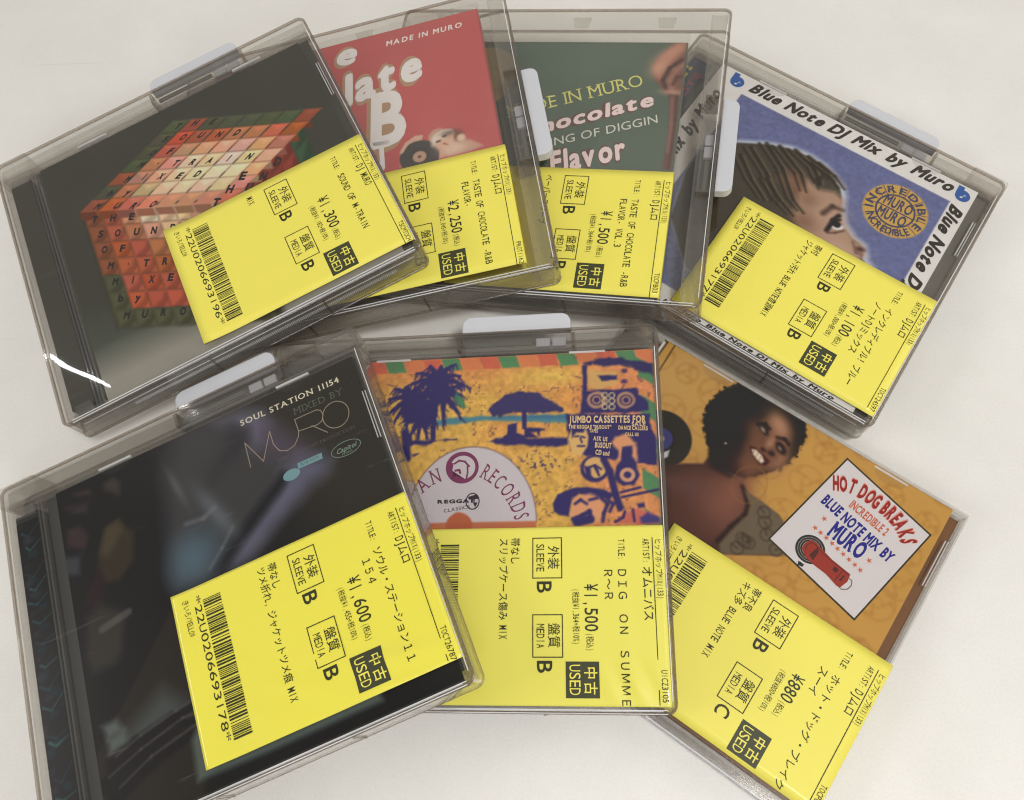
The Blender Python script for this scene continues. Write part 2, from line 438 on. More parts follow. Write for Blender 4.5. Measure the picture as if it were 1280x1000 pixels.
# ------------------------------------------------------------------ where each case lies: booklet plane centre (mm), tilt/turn (rad), booklet shift
POSES = {
    1: ((-125.68, 192.56, 34.19), (0.44914, 0.01243, -0.12712), (-1.23, -1.90)),
    2: ((-75.6, 217.14, 26.68), (0.14986, 0.00749, -0.1399), (2.82, 5.42)),
    3: ((-1.43, 226.36, 23.55), (-0.17373, 0.00367, -0.13913), (-1.25, -4.53)),
    4: ((101.86, 190.99, 16.38), (-0.60429, -0.0182, 0.04513), (-2.42, -0.08)),
    5: ((-100.91, 48.35, 28.78), (0.38023, 0.00314, -0.17921), (2.07, -0.69)),
    6: ((-21.95, 68.86, 24.34), (-0.01389, 0.03825, -0.11341), (3.77, 0.47)),
    7: ((64.79, 60.56, 8.8), (-0.61794, -0.00521, -0.00031), (0.11, 3.68)),
}
def pose(c):
    o, (th, tx, ty), (ox, oy) = POSES[c]
    R = Matrix.Rotation(ty, 4, 'Y') @ Matrix.Rotation(tx, 4, 'X') @ Matrix.Rotation(th, 4, 'Z')
    return Matrix.Translation(Vector(o) * MM) @ R, ox, oy

# ------------------------------------------------------------------ the table
tb = MB(); tb.quad((-900, -500, 0), (900, -500, 0), (900, 900, 0), (-900, 900, 0))
def table_mat():
    m = bpy.data.materials.new('white_laminate_table'); m.use_nodes = True; nt = m.node_tree; b = nt.nodes['Principled BSDF']
    tc = nt.nodes.new('ShaderNodeTexCoord')
    n1 = nt.nodes.new('ShaderNodeTexNoise'); n1.inputs['Scale'].default_value = 9; n1.inputs['Detail'].default_value = 8; n1.inputs['Roughness'].default_value = .65
    nt.links.new(tc.outputs['Object'], n1.inputs['Vector'])
    r1 = nt.nodes.new('ShaderNodeValToRGB'); r1.color_ramp.elements[0].position = .3; r1.color_ramp.elements[1].position = .75
    r1.color_ramp.elements[0].color = (.700, .680, .645, 1); r1.color_ramp.elements[1].color = (.815, .797, .762, 1)
    nt.links.new(n1.outputs['Fac'], r1.inputs[0])
    # fine hairline scratches and small specks
    mp = nt.nodes.new('ShaderNodeMapping'); mp.inputs['Rotation'].default_value = (0, 0, .9); mp.inputs['Scale'].default_value = (6, 130, 1)
    nt.links.new(tc.outputs['Object'], mp.inputs[0])
    n2 = nt.nodes.new('ShaderNodeTexNoise'); n2.inputs['Scale'].default_value = 1.6; n2.inputs['Detail'].default_value = 3; n2.inputs['Distortion'].default_value = 1.2
    nt.links.new(mp.outputs[0], n2.inputs['Vector'])
    r2 = nt.nodes.new('ShaderNodeValToRGB'); r2.color_ramp.elements[0].position = .235; r2.color_ramp.elements[1].position = .26
    r2.color_ramp.elements[0].color = (.93, .92, .90, 1); r2.color_ramp.elements[1].color = (1, 1, 1, 1)
    nt.links.new(n2.outputs['Fac'], r2.inputs[0])
    v = nt.nodes.new('ShaderNodeTexVoronoi'); v.inputs['Scale'].default_value = 16
    nt.links.new(tc.outputs['Object'], v.inputs['Vector'])
    r3 = nt.nodes.new('ShaderNodeValToRGB'); r3.color_ramp.elements[0].position = .010; r3.color_ramp.elements[1].position = .018
    r3.color_ramp.elements[0].color = (.55, .5, .45, 1); r3.color_ramp.elements[1].color = (1, 1, 1, 1)
    nt.links.new(v.outputs['Distance'], r3.inputs[0])
    a = nt.nodes.new('ShaderNodeMix'); a.data_type = 'RGBA'; a.blend_type = 'MULTIPLY'; a.inputs[0].default_value = 1
    nt.links.new(r1.outputs[0], a.inputs[6]); nt.links.new(r2.outputs[0], a.inputs[7])
    c = nt.nodes.new('ShaderNodeMix'); c.data_type = 'RGBA'; c.blend_type = 'MULTIPLY'; c.inputs[0].default_value = 1
    nt.links.new(a.outputs[2], c.inputs[6]); nt.links.new(r3.outputs[0], c.inputs[7])
    n4 = nt.nodes.new('ShaderNodeTexNoise'); n4.inputs['Scale'].default_value = 1100; n4.inputs['Detail'].default_value = 2; nt.links.new(tc.outputs['Object'], n4.inputs['Vector'])
    m4 = nt.nodes.new('ShaderNodeMapRange'); m4.inputs[3].default_value = .93; m4.inputs[4].default_value = 1.07; nt.links.new(n4.outputs['Fac'], m4.inputs[0])
    v4 = nt.nodes.new('ShaderNodeVectorMath'); v4.operation = 'SCALE'; nt.links.new(c.outputs[2], v4.inputs[0]); nt.links.new(m4.outputs[0], v4.inputs['Scale'])
    nt.links.new(v4.outputs[0], b.inputs['Base Color'])
    b.inputs['Roughness'].default_value = .42; b.inputs['Specular IOR Level'].default_value = .35
    n3 = nt.nodes.new('ShaderNodeTexNoise'); n3.inputs['Scale'].default_value = 700; nt.links.new(tc.outputs['Object'], n3.inputs['Vector'])
    bp = nt.nodes.new('ShaderNodeBump'); bp.inputs['Strength'].default_value = .12; bp.inputs['Distance'].default_value = .0003
    nt.links.new(n3.outputs['Fac'], bp.inputs['Height']); nt.links.new(bp.outputs[0], b.inputs['Normal'])
    return m
t = tb.build('table_surface', table_mat()); tag(t, kind='structure')

# ------------------------------------------------------------------ security keeper
KZ0, KZ1 = -11.67, 1.48
def keeper(c, label, lock, caps=()):
    P, ox, oy = pose(c)
    root = empty('security_keeper', P @ Matrix.Translation((0, 0, KZ0 * MM)))
    tag(root, label, 'security case', 'clear plastic security keepers')
    h = KZ1 - KZ0
    X0, X1, Y0, Y1 = (-79.0, 65.65, -62.2, 69.95) if lock == 'top' else (-70.0, 75.96, -69.24, 73.09)
    m = MB(); m.box(X0 + 1.6, X1 - 1.6, Y0 + 1.6, Y1 - 1.6, .1, 1.2); m.build('floor_plate', M_BASE, root)
    m = MB(); m.ring(X0, X1, Y0, Y1, 3.2, 1.25, 0, h - 1.25); m.build('outer_wall', M_WALL, root)
    m = MB(); m.ring(X0 - .1, X1 + .1, Y0 - .1, Y1 + .1, 3.3, 1.0, h - 1.2, h, .35); m.build('rim', M_EDGE, root)
    m = MB(); m.ring(X0 - .15, X1 + .15, Y0 - .15, Y1 + .15, 3.3, .9, .05, .9, .2); m.build('bottom_bead', M_EDGE, root)
    # lock side: channel of the sliding magnetic lock
    def rb(a0, a1, b0, b1, z0, z1, name, mat, bevel=0):
        # a runs along the lock side, b outward from it (0 = outer face)
        if lock == 'top': return box(name, mat, root, a0, a1, Y1 + b0, Y1 + b1, z0, z1, bevel=bevel)
        return box(name, mat, root, X1 + b0, X1 + b1, a0, a1, z0, z1, bevel=bevel)
    if lock == 'top': a0, a1 = -6.0, 34.5
    else: a0, a1 = -17.5, 26.5
    end = (X0, X1) if lock == 'top' else (Y0, Y1)
    rb(end[0] + 1.5, end[1] - 1.5, -8.2, -7.2, 1.4, h - 2.2, 'inner_wall', M_WALL)
    rb(end[0] + 1.5, end[1] - 1.5, -7.1, -1.4, h - 3.4, h - 2.6, 'channel_cover', M_BASE)
    rb(a0 - 1.5, a1 + 1.5, -6.6, -5.9, 3, h - 3.6, 'lock_rail', M_WALL)
    rb(a0 - 1.5, a0 - .3, -6.8, -1.5, 2, h - .8, 'lock_cheek', M_EDGE)
    rb(a1 + .3, a1 + 1.5, -6.8, -1.5, 2, h - .8, 'lock_cheek', M_EDGE)
    k0 = a1 - 13 if lock == 'top' else a0 + 17
    rb(k0, k0 + 5.2, -5.4, -2.0, h - 5.6, h - 3.7, 'slider_block', M_SLIDER, .3)
    rb(k0 + 6, k0 + 11, -5.4, -2.0, h - 5.6, h - 3.7, 'slider_block', M_SLIDER, .3)
    rb(a0 + 1, k0 - 1.5, -4.6, -2.6, h - 4.4, h - 3.6, 'lock_pin', paper('dark_steel_pin', (92, 92, 86), .3), .3)
    # pale tag that sticks out beyond the wall, with rounded outer corners
    n = MB(); w = 6.9; r = 3.6; pts = []
    for cx, s0 in ((a1 - r, 0), (a0 + r, 90)):
        for q in range(7):
            t_ = math.radians(s0 + 15 * q); pts.append((cx + r * math.cos(t_), w - r + r * math.sin(t_)))
    pts = [(a1, .3)] + pts + [(a0, .3)]
    if lock == 'top': pts = [(x, Y1 + y) for x, y in pts]
    else: pts = [(X1 + y, -x + a0 + a1) for x, y in pts]
    n.prism(pts, h - 5.8, h - 1.6); n.build('pull_tab', M_TAB, root, .35)
    # moulded caps on the corners at the lock side
    for (sx, sy) in caps:
        cx = X1 if sx > 0 else X0; cy = Y1 if sy > 0 else Y0
        L1, L2 = 14.5, 8.0
        n = MB()
        P0 = [(cx + .5 * sx, cy + .5 * sy), (cx - L1 * sx, cy + .5 * sy), (cx - L1 * sx, cy - 5.0 * sy), (cx - (L1 - 3) * sx, cy - 7.6 * sy), (cx + .5 * sx, cy - L2 * sy)]
        if sx * sy < 0: P0 = P0[::-1]
        n.prism(P0, .4, h + .35); n.build('corner_cap', M_WALL, root, .9)
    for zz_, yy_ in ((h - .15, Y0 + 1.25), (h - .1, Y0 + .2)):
        box('painted_rim_glint', M_GLINT, root, X0 + 4, X1 - 3, yy_, yy_ + .28, zz_, zz_ + .22)  # whitish bars draw the highlights along the rim
    box('painted_rim_glint', M_GLINT, root, X1 - 1.5, X1 - 1.22, Y0 + 4, Y1 - 9, h - .15, h + .07)
    # small ejector marks on the outer wall, a seam step halfway along each long wall
    for x in (-22, 24):
        if lock == 'top': box('seam_rib', M_EDGE, root, x, x + .7, Y0 - .45, Y0 - .15, 1, h - 1.6)
        else: box('seam_rib', M_EDGE, root, x, x + .7, Y0 - .45, Y0 - .15, 1, h - 1.6)
    if lock != 'top':
        for x in (8, 45):
            m = MB(); m.prism([(x, Y1 - 1.6), (x + 8, Y1 - 1.6), (x + 7, Y1 - 7), (x + 1, Y1 - 7)], h - 4.2, h - 3.5); m.build('retaining_clip', M_BASE, root)
    return root

# ------------------------------------------------------------------ jewel case
def jewel(c, label, tray_rgb, spine_rgb, xr=64.2, yt=62.2, yb=-61.0, spine=True, right_margin=True):
    P, ox, oy = pose(c)
    root = empty('cd_jewel_case', P @ Matrix.Translation((ox * MM, oy * MM, -8.8 * MM)))
    tag(root, label, 'CD case', 'used CDs with yellow price stickers')
    x0, x1, y0, y1 = -76.8 - ox, xr - ox, yb - oy, yt - oy
    m = MB(); m.box(x0, x1, y0, y1, 9.0, 10.0); m.build('lid', M_LID, root)
    # lid side walls, slightly smoky where one looks along them
    m = MB()
    m.box(x0 + .1, x1 - .1, y0 + .1, y0 + 1.1, 3.2, 8.97); m.box(x0 + .1, x1 - .1, y1 - 1.1, y1 - .1, 3.2, 8.97)
    m.build('lid_wall', M_LIDW, root)
    m = MB(); m.box(x0, x1, y0, y1, 0, 1.1); m.build('back_plate', M_LIDW, root)
    tm = paper('tray_card_%02x%02x%02x' % tray_rgb, tray_rgb, .5, .12, 0, 60)
    box('tray', tm, root, x0 + 13.5, x1 - 1.4, y0 + 4.6, y1 - 2.6, 1.4, 6.6)
    m = MB(); m.box(x1 - 1.2, x1 - .2, y0 + 1.3, y1 - 1.3, 1.2, 8.9); m.build('tray_wall', M_TRAY, root)
    m = MB(); m.box(x0 + 1.6, x1 - 1.6, y0 + 2.2, y0 + 2.9, 1.5, 8.3); m.box(x0 + 1.6, x1 - 1.6, y1 - 2.9, y1 - 2.2, 1.5, 8.3); m.build('tray_ledge', M_TRAY, root)
    # hinge strip
    sm = paper('spine_%02x%02x%02x' % spine_rgb, spine_rgb, .5, .1, 0, 60)
    box('hinge_spine', sm, root, x0 + 1.4, x0 + 10.6, y0 + 5, y1 - 5, 2.0, 8.2, bevel=.4)
    for dx in (11.2, 12.6): box('hinge_rib', M_TRAY, root, x0 + dx, x0 + dx + .6, y0 + 1.4, y1 - 1.4, 5.5, 8.9)
    for yy in (y0 + 1.6, y1 - 6.4): 
        m = MB(); m.prism([(x0 + 2, yy), (x0 + 10.2, yy), (x0 + 9.2, yy + 4.4), (x0 + 3.2, yy + 4.4)] , 7.6, 8.7); m.build('hinge_pivot', M_TRAY, root)
    # finger slots of the tray on the opening side, half-moon tabs that hold the booklet
    if right_margin:
        for yy in (26, -40):
            box('tray_slot', M_GLINT, root, x1 - 2.9, x1 - 2.5, yy, yy + 19, 8.2, 8.9)
            box('tray_slot', M_GLINT, root, x1 - 1.9, x1 - 1.6, yy, yy + 19, 8.2, 8.9)
    for xx in (-42, 30):
        box('booklet_tab', M_GLINT, root, xx, xx + 13, y1 - 2.0, y1 - 1.2, 8.0, 8.9)
        m = MB(); n_ = 10
        m.prism([(xx + 6.5 + 6 * math.cos(math.pi + math.pi * k / n_), y1 - 2.2 + 3.2 * math.sin(math.pi + math.pi * k / n_)) for k in range(n_ + 1)], 8.72, 8.95); m.build('booklet_tab', M_LID, root)
    # fine grip ribs along the front edge, too small to pick apart
    m = MB()
    for k in range(150):
        x = x0 + 22 + k * .72; m.box(x, x + .36, y0 - .25, y0 + .08, 1.6, 3.0)
    tag(m.build('grip_ribs', M_GLINT, root), kind='stuff')
    for zz, w in ((9.5, .20), (8.3, .18), (5.0, .15)): box('painted_front_glint', M_GLINT, root, x0 + 3, x1 - 3, y0 - w, y0 + .08, zz, zz + .35)  # bright streaks on the front wall, drawn as whitish bars
    return root

def sleeve_cd(c, label, body_rgb, film_top=5.5):
    P, ox, oy = pose(c)
    root = empty('cd_sleeve', P @ Matrix.Translation((ox * MM, oy * MM, -8.8 * MM)))
    tag(root, label, 'CD', 'used CDs with yellow price stickers')
    bm = paper('sleeve_card_%02x%02x%02x' % body_rgb, body_rgb, .45, .06, 0, 50)
    box('card_body', bm, root, -60.5, 60.5, -60.6, 60.5, .3, 8.6, bevel=.3)
    m = MB(); m.box(-61.5, 61.2, -61.4, 60.4 + film_top, 9.0, 9.15); m.build('film_sleeve', M_FILM, root)
    m = MB(); m.box(-61, 61.1, -61.9, -61.2, .4, 8.9); m.build('front_fold', M_LIDW, root)
    for zz in (8.0, 6.2, 3.4): box('painted_front_glint', M_GLINT, root, -58, 60, -62.2, -61.95, zz, zz + .3)  # highlight streaks along the front, drawn as whitish bars
    return root

# ------------------------------------------------------------------ price sticker, shared layout
def sticker(root, z, L, T, d, W=86.0, H=56.5, left=None, fold='right'):
    """L,T: top left corner in the booklet plane; reading runs down the cover, the text's top points right"""
    xl = L if left is None else left
    xr = L + W
    m = MB(); nx, ny = (72, 48) if d.get('ripple') else (24, 16)
    rs = np.random.default_rng(int(d['seed']))
    ph = rs.random(6) * 6
    def zz(u, v):
        a = .05 * math.sin(u * .11 + ph[0]) * math.sin(v * .13 + ph[1]) + .03 * math.sin(u * .23 + v * .17 + ph[2])
        e = max(0, 1 - (u - xl) / 14.0) ** 2 * d.get('lift', .6)
        w = 0.0
        for (cu, cv, ru, rv, amp, fr_, an) in d.get('ripple', ()):
            q_ = ((u - cu) / ru) ** 2 + ((v - cv) / rv) ** 2
            w += amp * math.exp(-q_) * (1 + math.sin((u * math.cos(an) + v * math.sin(an)) * fr_)) * .5
        return z + .22 + a * d.get('wave', .5) + e + w
    n0 = 0
    for j in range(ny + 1):
        for i in range(nx + 1):
            u = xl + (xr - xl) * i / nx; v = T - H * j / ny
            m.v.append((u, v, zz(u, v)))
    for j in range(ny):
        for i in range(nx):
            a = j * (nx + 1) + i; m.f.append((a, a + nx + 1, a + nx + 2, a + 1))
    if fold == 'right' or fold == 'both':
        n = len(m.v)
        for j in range(ny + 1):
            v = T - H * j / ny; m.v += [(xr + .35, v, zz(xr, v) - .4), (xr + .4, v, z - 5.5)]
        for j in range(ny):
            a = j * (nx + 1) + nx; b = n + 2 * j
            m.f += [(a, a + nx + 1, b + 2, b), (b, b + 2, b + 3, b + 1)]
    st = m.build('price_sticker', d.get('mat', M_YEL), root, smooth=True)
    sd = st.modifiers.new('paper_thickness', 'SOLIDIFY'); sd.thickness = .11 * MM; sd.offset = -1
    zt = z + (.36 if d.get('ripple') else .30)
    def S(a, b): return (L + a, T - b)           # a: along the sticker towards its top, b: reading direction
    def pieces(name, mat=M_INK):
        return Ink(zt), name, mat
    def fin(ik, name, mat=M_INK):
        keep = Ink(zt)
        if left is not None or True:
            ok = [i for i, f in enumerate(ik.f) if all(ik.v[k][0] > xl + .3 for k in f)]
            if not ok: return
            ik.f = [ik.f[i] for i in ok]
        # follow the paper
        ik.v = [(x, y, zz(min(x, xr), y) + (p - z) - .22) for x, y, p in ik.v]
        ik.build(name, mat, st)
    def run(ik, txt, a, b, h, cw, off=0.0):
        """fixed pitch text: cw is the cell of a half-width character"""
        s = b
        for ch in txt:
            w = cw * (2 if is_wide(ch) else 1)
            if ch != ' ':
                x, y = S(a, s); sc = h / .72
                g = (w * (.86 if not is_wide(ch) else .94))
                # glyph x axis -> -v ; glyph y axis -> +u
                v, f = glyph(ch, off)
                if len(v):
                    if is_wide(ch):
                        kx = w; ik.put(v, f, (0, sc * .92, x, -kx, 0, y))
                    else:
                        x0, x1 = v[:, 0].min(), v[:, 0].max(); c0 = (x0 + x1) / 2
                        narrow = ch in "1I.,:'!()-~・|"
                        k = g / .62 if narrow else min(g / (x1 - x0), g / .40)
                        vv = np.stack([(v[:, 0] - c0) * k + w / 2, v[:, 1] * sc], 1)
                        ik.put(vv, f, (0, 1, x, -1, 0, y))
            s += w
        return s
    # heading, rule and catalogue number
    ik = Ink(zt)
    run(ik, 'ヒップホップMIX(133)', 82.3, 4.4, 2.0, .98); fin(ik, 'genre_text')
    ik = Ink(zt); ik.stroke([S(81.4, 4.2), S(81.4, 56 if H > 55 else H - 1)], .28); fin(ik, 'rule_line')
    ik = Ink(zt); run(ik, d['code'], 82.3, 45.6, 2.0, 1.22); fin(ik, 'catalogue_number')
    ik = Ink(zt); run(ik, 'ARTIST:', 78.2, 4.4, 2.2, 1.15); run(ik, d['artist'], 77.9, 13.4, 2.9, d.get('aw', 1.55), .006); fin(ik, 'artist_text')
    ik = Ink(zt); run(ik, 'TITLE:', 70.2, 4.4, 2.2, 1.15)
    for k, (tx, b) in enumerate(d['title']): run(ik, tx, 69.9 - 4.5 * k, b, 2.8, d.get('tw', 1.5), .004)
    fin(ik, 'title_text')
    ik = Ink(zt); e = run(ik, d['price'], 58.8, d.get('pb', 19.3), 4.4, d.get('pw', 2.55), .006); fin(ik, 'price_text')
    ik = Ink(zt); run(ik, '(税込)', 59.3, e + .4, 2.1, .92); run(ik, d['tax'], 55.0, d.get('pb', 19.3) + 1.6, 2.0, d.get('xw', .98)); fin(ik, 'tax_text')
    for b0, jp, en, gr in ((3.7, '外装', 'SLEEVE', d['grade'][0]), (28.7, '盤質', 'MEDIA', d['grade'][1])):
        ik = Ink(zt); ik.stroke([S(41.9, b0), S(51.5, b0), S(51.5, b0 + 13.2), S(41.9, b0 + 13.2)], .32, True)
        run(ik, jp, 47.2, b0 + 2.6, 3.3, 1.95, .004); run(ik, en, 43.1, b0 + (1.9 if len(en) == 6 else 2.8), 2.7, 1.55)
        fin(ik, 'condition_box')
        ik = Ink(zt); run(ik, gr, 43.3, b0 + 14.0, 5.0, 4.3, .012); fin(ik, 'grade_letter')
    bd = Ink(zt); [bd.poly([S(52.4 + .53 * i_, 43.2 + .55 * j_), S(52.4 + .53 * i_, 43.75 + .55 * j_), S(52.93 + .53 * i_, 43.75 + .55 * j_), S(52.93 + .53 * i_, 43.2 + .55 * j_)]) for i_ in range(20) for j_ in range(20)]; fin(bd, 'used_badge', M_BADGE)
    ik = Ink(zt + .04); run(ik, '中', 58.6, 44.6, 3.5, 2.0, .01); run(ik, '古', 58.6, 49.2, 3.5, 2.0, .01); run(ik, 'USED', 53.6, 44.0, 3.6, 2.35, .0); fin(ik, 'used_lettering', M_YEL)
    ik = Ink(zt)
    for k, (tx, b) in enumerate(d['notes']): run(ik, tx, 34.7 - 3.9 * k if len(d['notes']) > 1 else 34.2, b, 2.7, d.get('nw', 1.3), .004)
    fin(ik, 'note_text')
    if xl < L + 15 and d.get('bar', True):
        ik = Ink(zt); b = 5.4; r2 = np.random.default_rng(11 + d['seed'])
        while b < 51.2:
            w = .26 if r2.random() < .62 else .62
            ik.poly([S(10.4, b), S(10.4, b + w), S(16.8, b + w), S(16.8, b)]); b += w + (.30 if r2.random() < .7 else .62)
        fin(ik, 'barcode')
        ik = Ink(zt); run(ik, '*' + d['num'] + '*', 7.3, 3.0, 2.5, 3.22); fin(ik, 'barcode_number')
        ik = Ink(zt); run(ik, 'きいろ/YELLOW', 3.6, 3.0, 2.0, .98); fin(ik, 'colour_text')
    return st

# ================================================================== THE SEVEN CASES
def letters(parent, name, rgb, z=9.05 - 8.8 + 8.8, rough=.5):
    pass
INKZ = 8.84
def inkmat(rgb):
    m = paper('print_%02x%02x%02x' % rgb, rgb, .4)
    c = tuple(max(.004, x * 1.12 - .022) for x in lin(rgb))
    m.node_tree.nodes['Principled BSDF'].inputs['Base Color'].default_value = tuple(min(.92, x) for x in c) + (1,)
    return m

def along(ik, txt, pts, h, off, serif=False, k=1.0, sh=0.0):
    n = len(txt); ws = [advance(c, off) for c in txt]; tot = sum(ws)
    seg = [0]
    for a_, b_ in zip(pts[:-1], pts[1:]): seg.append(seg[-1] + math.hypot(b_[0] - a_[0], b_[1] - a_[1]))
    def at(s):
        s = max(0, min(seg[-1] - 1e-6, s))
        for i in range(len(pts) - 1):
            if s <= seg[i + 1] or i == len(pts) - 2:
                t = (s - seg[i]) / (seg[i + 1] - seg[i]); return pts[i][0] + (pts[i + 1][0] - pts[i][0]) * t, pts[i][1] + (pts[i + 1][1] - pts[i][1]) * t
    kx = seg[-1] / tot; acc = 0; sc = h / .70
    for c, w in zip(txt, ws):
        s0, s1 = acc * kx, (acc + w) * kx; acc += w
        a_ = at(s0); b_ = at(s1); L_ = math.hypot(b_[0] - a_[0], b_[1] - a_[1]) or 1; dx, dy = (b_[0] - a_[0]) / L_, (b_[1] - a_[1]) / L_
        ik.char(c, (dx * kx * k, -dy * sc + dx * sc * sh, a_[0], dy * kx * k, dx * sc + dy * sc * sh, a_[1]), off, serif)

# ---------- 1: cube letters, on top of the fan's left end
keeper(1, 'clear security case around the letter cube CD, topmost of the upper fan', 'top', caps=((-1, 1),))
j = jewel(1, 'CD with orange letter cubes on dark green, sticker reading 1,300 yen', (70, 70, 60), (58, 56, 46))
p = Paint(-60, 60, -60, 60, (70, 70, 62))
p.mix(np.clip((-(p.V + 34) / 16), 0, 1) ** 1.0, (196, 180, 172)); p.mix(np.clip(-(p.V + 12) / 30, 0, 1) * .45, (96, 108, 98)); p.grain(.05, 18, 2)
O = [(-44.6,23.6)][0]; K1 = [(-37.6,20.0)][0]; K2 = [(-44.6,15.0)][0]
cx, cy = K1[0] - O[0], K1[1] - O[1]; rx, ry = K2[0] - O[0], K2[1] - O[1]
r1 = np.random.default_rng(5)
def ccol(i, j, face):
    edge = (i == 0) or (j == 0 and face == 't6')
    dd = math.hypot(i - 5.2, (j - 2.2) if face == 'f' else 0)
    if face == 'f':
        if i == 0 or j == 6: return (88, 90, 66) if r1.random() < .6 else (150, 88, 60)
        t = max(0, 1 - math.hypot(i - 4.2, j + .6) / 3.2)
    else:
        if i == 0 or j == 6: return (86, 92, 68) if r1.random() < .6 else (156, 88, 64)
        t = max(0, 1 - math.hypot((i - 4.4) / 1.4, j - 2.2) / 3.2)
    a = np.array((190, 96, 68)); b = np.array((250, 218, 182))
    return tuple(a + (b - a) * min(1, t * 1.7) + r1.normal(0, 7, 3))
p.poly([(O[0] - .6 * cx - .6 * rx, O[1] - .6 * cy - .6 * ry), (O[0] + 8 * cx - .6 * rx, O[1] + 8 * cy - .6 * ry), (O[0] + 8 * cx + 6.5 * rx, O[1] + 8 * cy + 6.5 * ry), (O[0] - .6 * cx + 6.5 * rx, O[1] - .6 * cy + 6.5 * ry)], (64, 62, 50), 1.4, 1, .8)
for jj in range(7):
    for ii in range(8):
        x, y = O[0] + ii * cx + jj * rx, O[1] + ii * cy + jj * ry; c = ccol(ii, jj, 'f'); k = .47
        q = [(x - k * cx - k * rx, y - k * cy - k * ry), (x + k * cx - k * rx, y + k * cy - k * ry), (x + k * cx + k * rx, y + k * cy + k * ry), (x - k * cx + k * rx, y - k * cy + k * ry)]
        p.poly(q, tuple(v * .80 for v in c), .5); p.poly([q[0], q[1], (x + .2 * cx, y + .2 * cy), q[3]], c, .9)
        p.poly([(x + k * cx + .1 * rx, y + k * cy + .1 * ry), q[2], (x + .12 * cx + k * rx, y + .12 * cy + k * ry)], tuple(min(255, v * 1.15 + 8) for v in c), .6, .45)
O2 = [(-42.9,29.4)][0]; T1 = [(-35.6,25.6)][0]; T2 = [(-35.9,32.6)][0]
tx, ty = T1[0] - O2[0], T1[1] - O2[1]; ux, uy = T2[0] - O2[0], T2[1] - O2[1]
# right-hand face first, then the top
RX = [(2.1,3.7),(8.9,6.7),(2.0,-4.7)]; ax, ay = RX[1][0] - RX[0][0], RX[1][1] - RX[0][1]; bx, by = RX[2][0] - RX[0][0], RX[2][1] - RX[0][1]
for ii in range(-1, 7):
    for jj in range(0, 5):
        x, y = RX[0][0] + ii * ax + jj * bx, RX[0][1] + ii * ay + jj * by
        t = max(0, 1 - math.hypot(ii / 3.2, jj / 1.4)); c = np.array((150, 66, 52)) * (1 - t) + np.array((222, 186, 158)) * t
        if ii == 6: c = np.array((66, 92, 70))
        k = .5; q = [(x - k * ax - k * bx, y - k * ay - k * by), (x + k * ax - k * bx, y + k * ay - k * by), (x + k * ax + k * bx, y + k * ay + k * by), (x - k * ax + k * bx, y - k * ay + k * by)]
        p.poly(q, tuple(c * .8), .5); p.poly([q[0], q[1], (x, y), q[3]], tuple(c), .8)
for jj in range(6, -1, -1):
    for ii in range(8):
        x, y = O2[0] + ii * tx + jj * ux, O2[1] + ii * ty + jj * uy; c = ccol(ii, jj, 't'); k = .45; dx_, dy_ = rx * .5 + r1.normal(0, .3), ry * .5
        q = [(x - k * tx - k * ux, y - k * ty - k * uy), (x + k * tx - k * ux, y + k * ty - k * uy), (x + k * tx + k * ux, y + k * ty + k * uy), (x - k * tx + k * ux, y - k * ty + k * uy)]
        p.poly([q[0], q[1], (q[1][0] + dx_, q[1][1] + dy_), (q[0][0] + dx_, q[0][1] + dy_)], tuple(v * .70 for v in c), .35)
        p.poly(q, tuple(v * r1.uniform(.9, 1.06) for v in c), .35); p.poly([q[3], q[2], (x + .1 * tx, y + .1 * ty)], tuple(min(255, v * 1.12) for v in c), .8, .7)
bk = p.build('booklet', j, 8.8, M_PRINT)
ik = Ink(8.9); E1 = []
def lets(s_, pts, h, shear):
    for ch, (x, y) in zip(s_, pts):
        if ch == ' ': continue
        if ch in 'I·':
            ik.line(ch, (x - h * .12, y - h * .5), (x + h * .12, y - h * .5 + h * .24 * ty / tx), h, .05, shear, True, fit=True); continue
        ik.line(ch, (x - h * .42 * tx / math.hypot(tx, ty), y - h * .5), (x + h * .42, y - h * .5 + h * .84 * ty / tx), h, .05, shear, True, fit=True)
hh = 3.0
lets('THE', [(-44.9,23.5),(-37.9,20.1),(-30.7,16.3)], hh, 0); lets('SOUND', [(-44.4,15.4),(-38.0,12.0),(-30.8,8.3),(-24.2,5.0),(-16.9,2.0)], hh, 0)
lets('OF', [(-45.0,7.4),(-38.1,3.9)], hh, 0); lets('M·TR', [(-44.6,-1.1),(-37.9,-4.8),(-31.1,-7.9),(-24.1,-11.2)], hh, 0)
lets('MIXE', [(-44.8,-9.2),(-38.1,-12.7),(-31.1,-16.2),(-24.2,-19.3)], hh, 0); lets('by', [(-44.7,-17.5),(-38.1,-21.0)], hh, 0); lets('MURO', [(-44.6,-26.0),(-38.0,-29.3),(-31.1,-32.4),(-24.2,-36.0)], hh, 0)
hh = 2.7
lets('MURO', [(-42.9,29.4),(-35.4,25.2),(-29.1,21.2),(-21.6,17.5)], hh, .7); lets('by', [(-36.1,32.7),(-29.1,28.8)], hh, .7); lets('MIXED', [(-27.8,35.2),(-21.2,32.0),(-14.6,28.5),(-7.8,24.6),(-0.8,21.2)], hh, .7)
lets('M·TRAIN', [(-20.8,39.0),(-14.1,35.2),(-7.3,31.4),(-0.8,27.9),(6.0,24.5),(13.2,20.7),(20.9,17.2)], hh, .7); lets('OF', [(-14.5,42.0),(-7.6,38.6)], hh, .7)
lets('SOUND', [(-7.6,45.6),(-0.7,42.3),(6.5,39.0),(13.3,34.9),(20.3,31.4)], hh, .7); lets('THE', [(-0.9,48.9),(6.1,46.4),(13.1,42.6)], hh, .7)
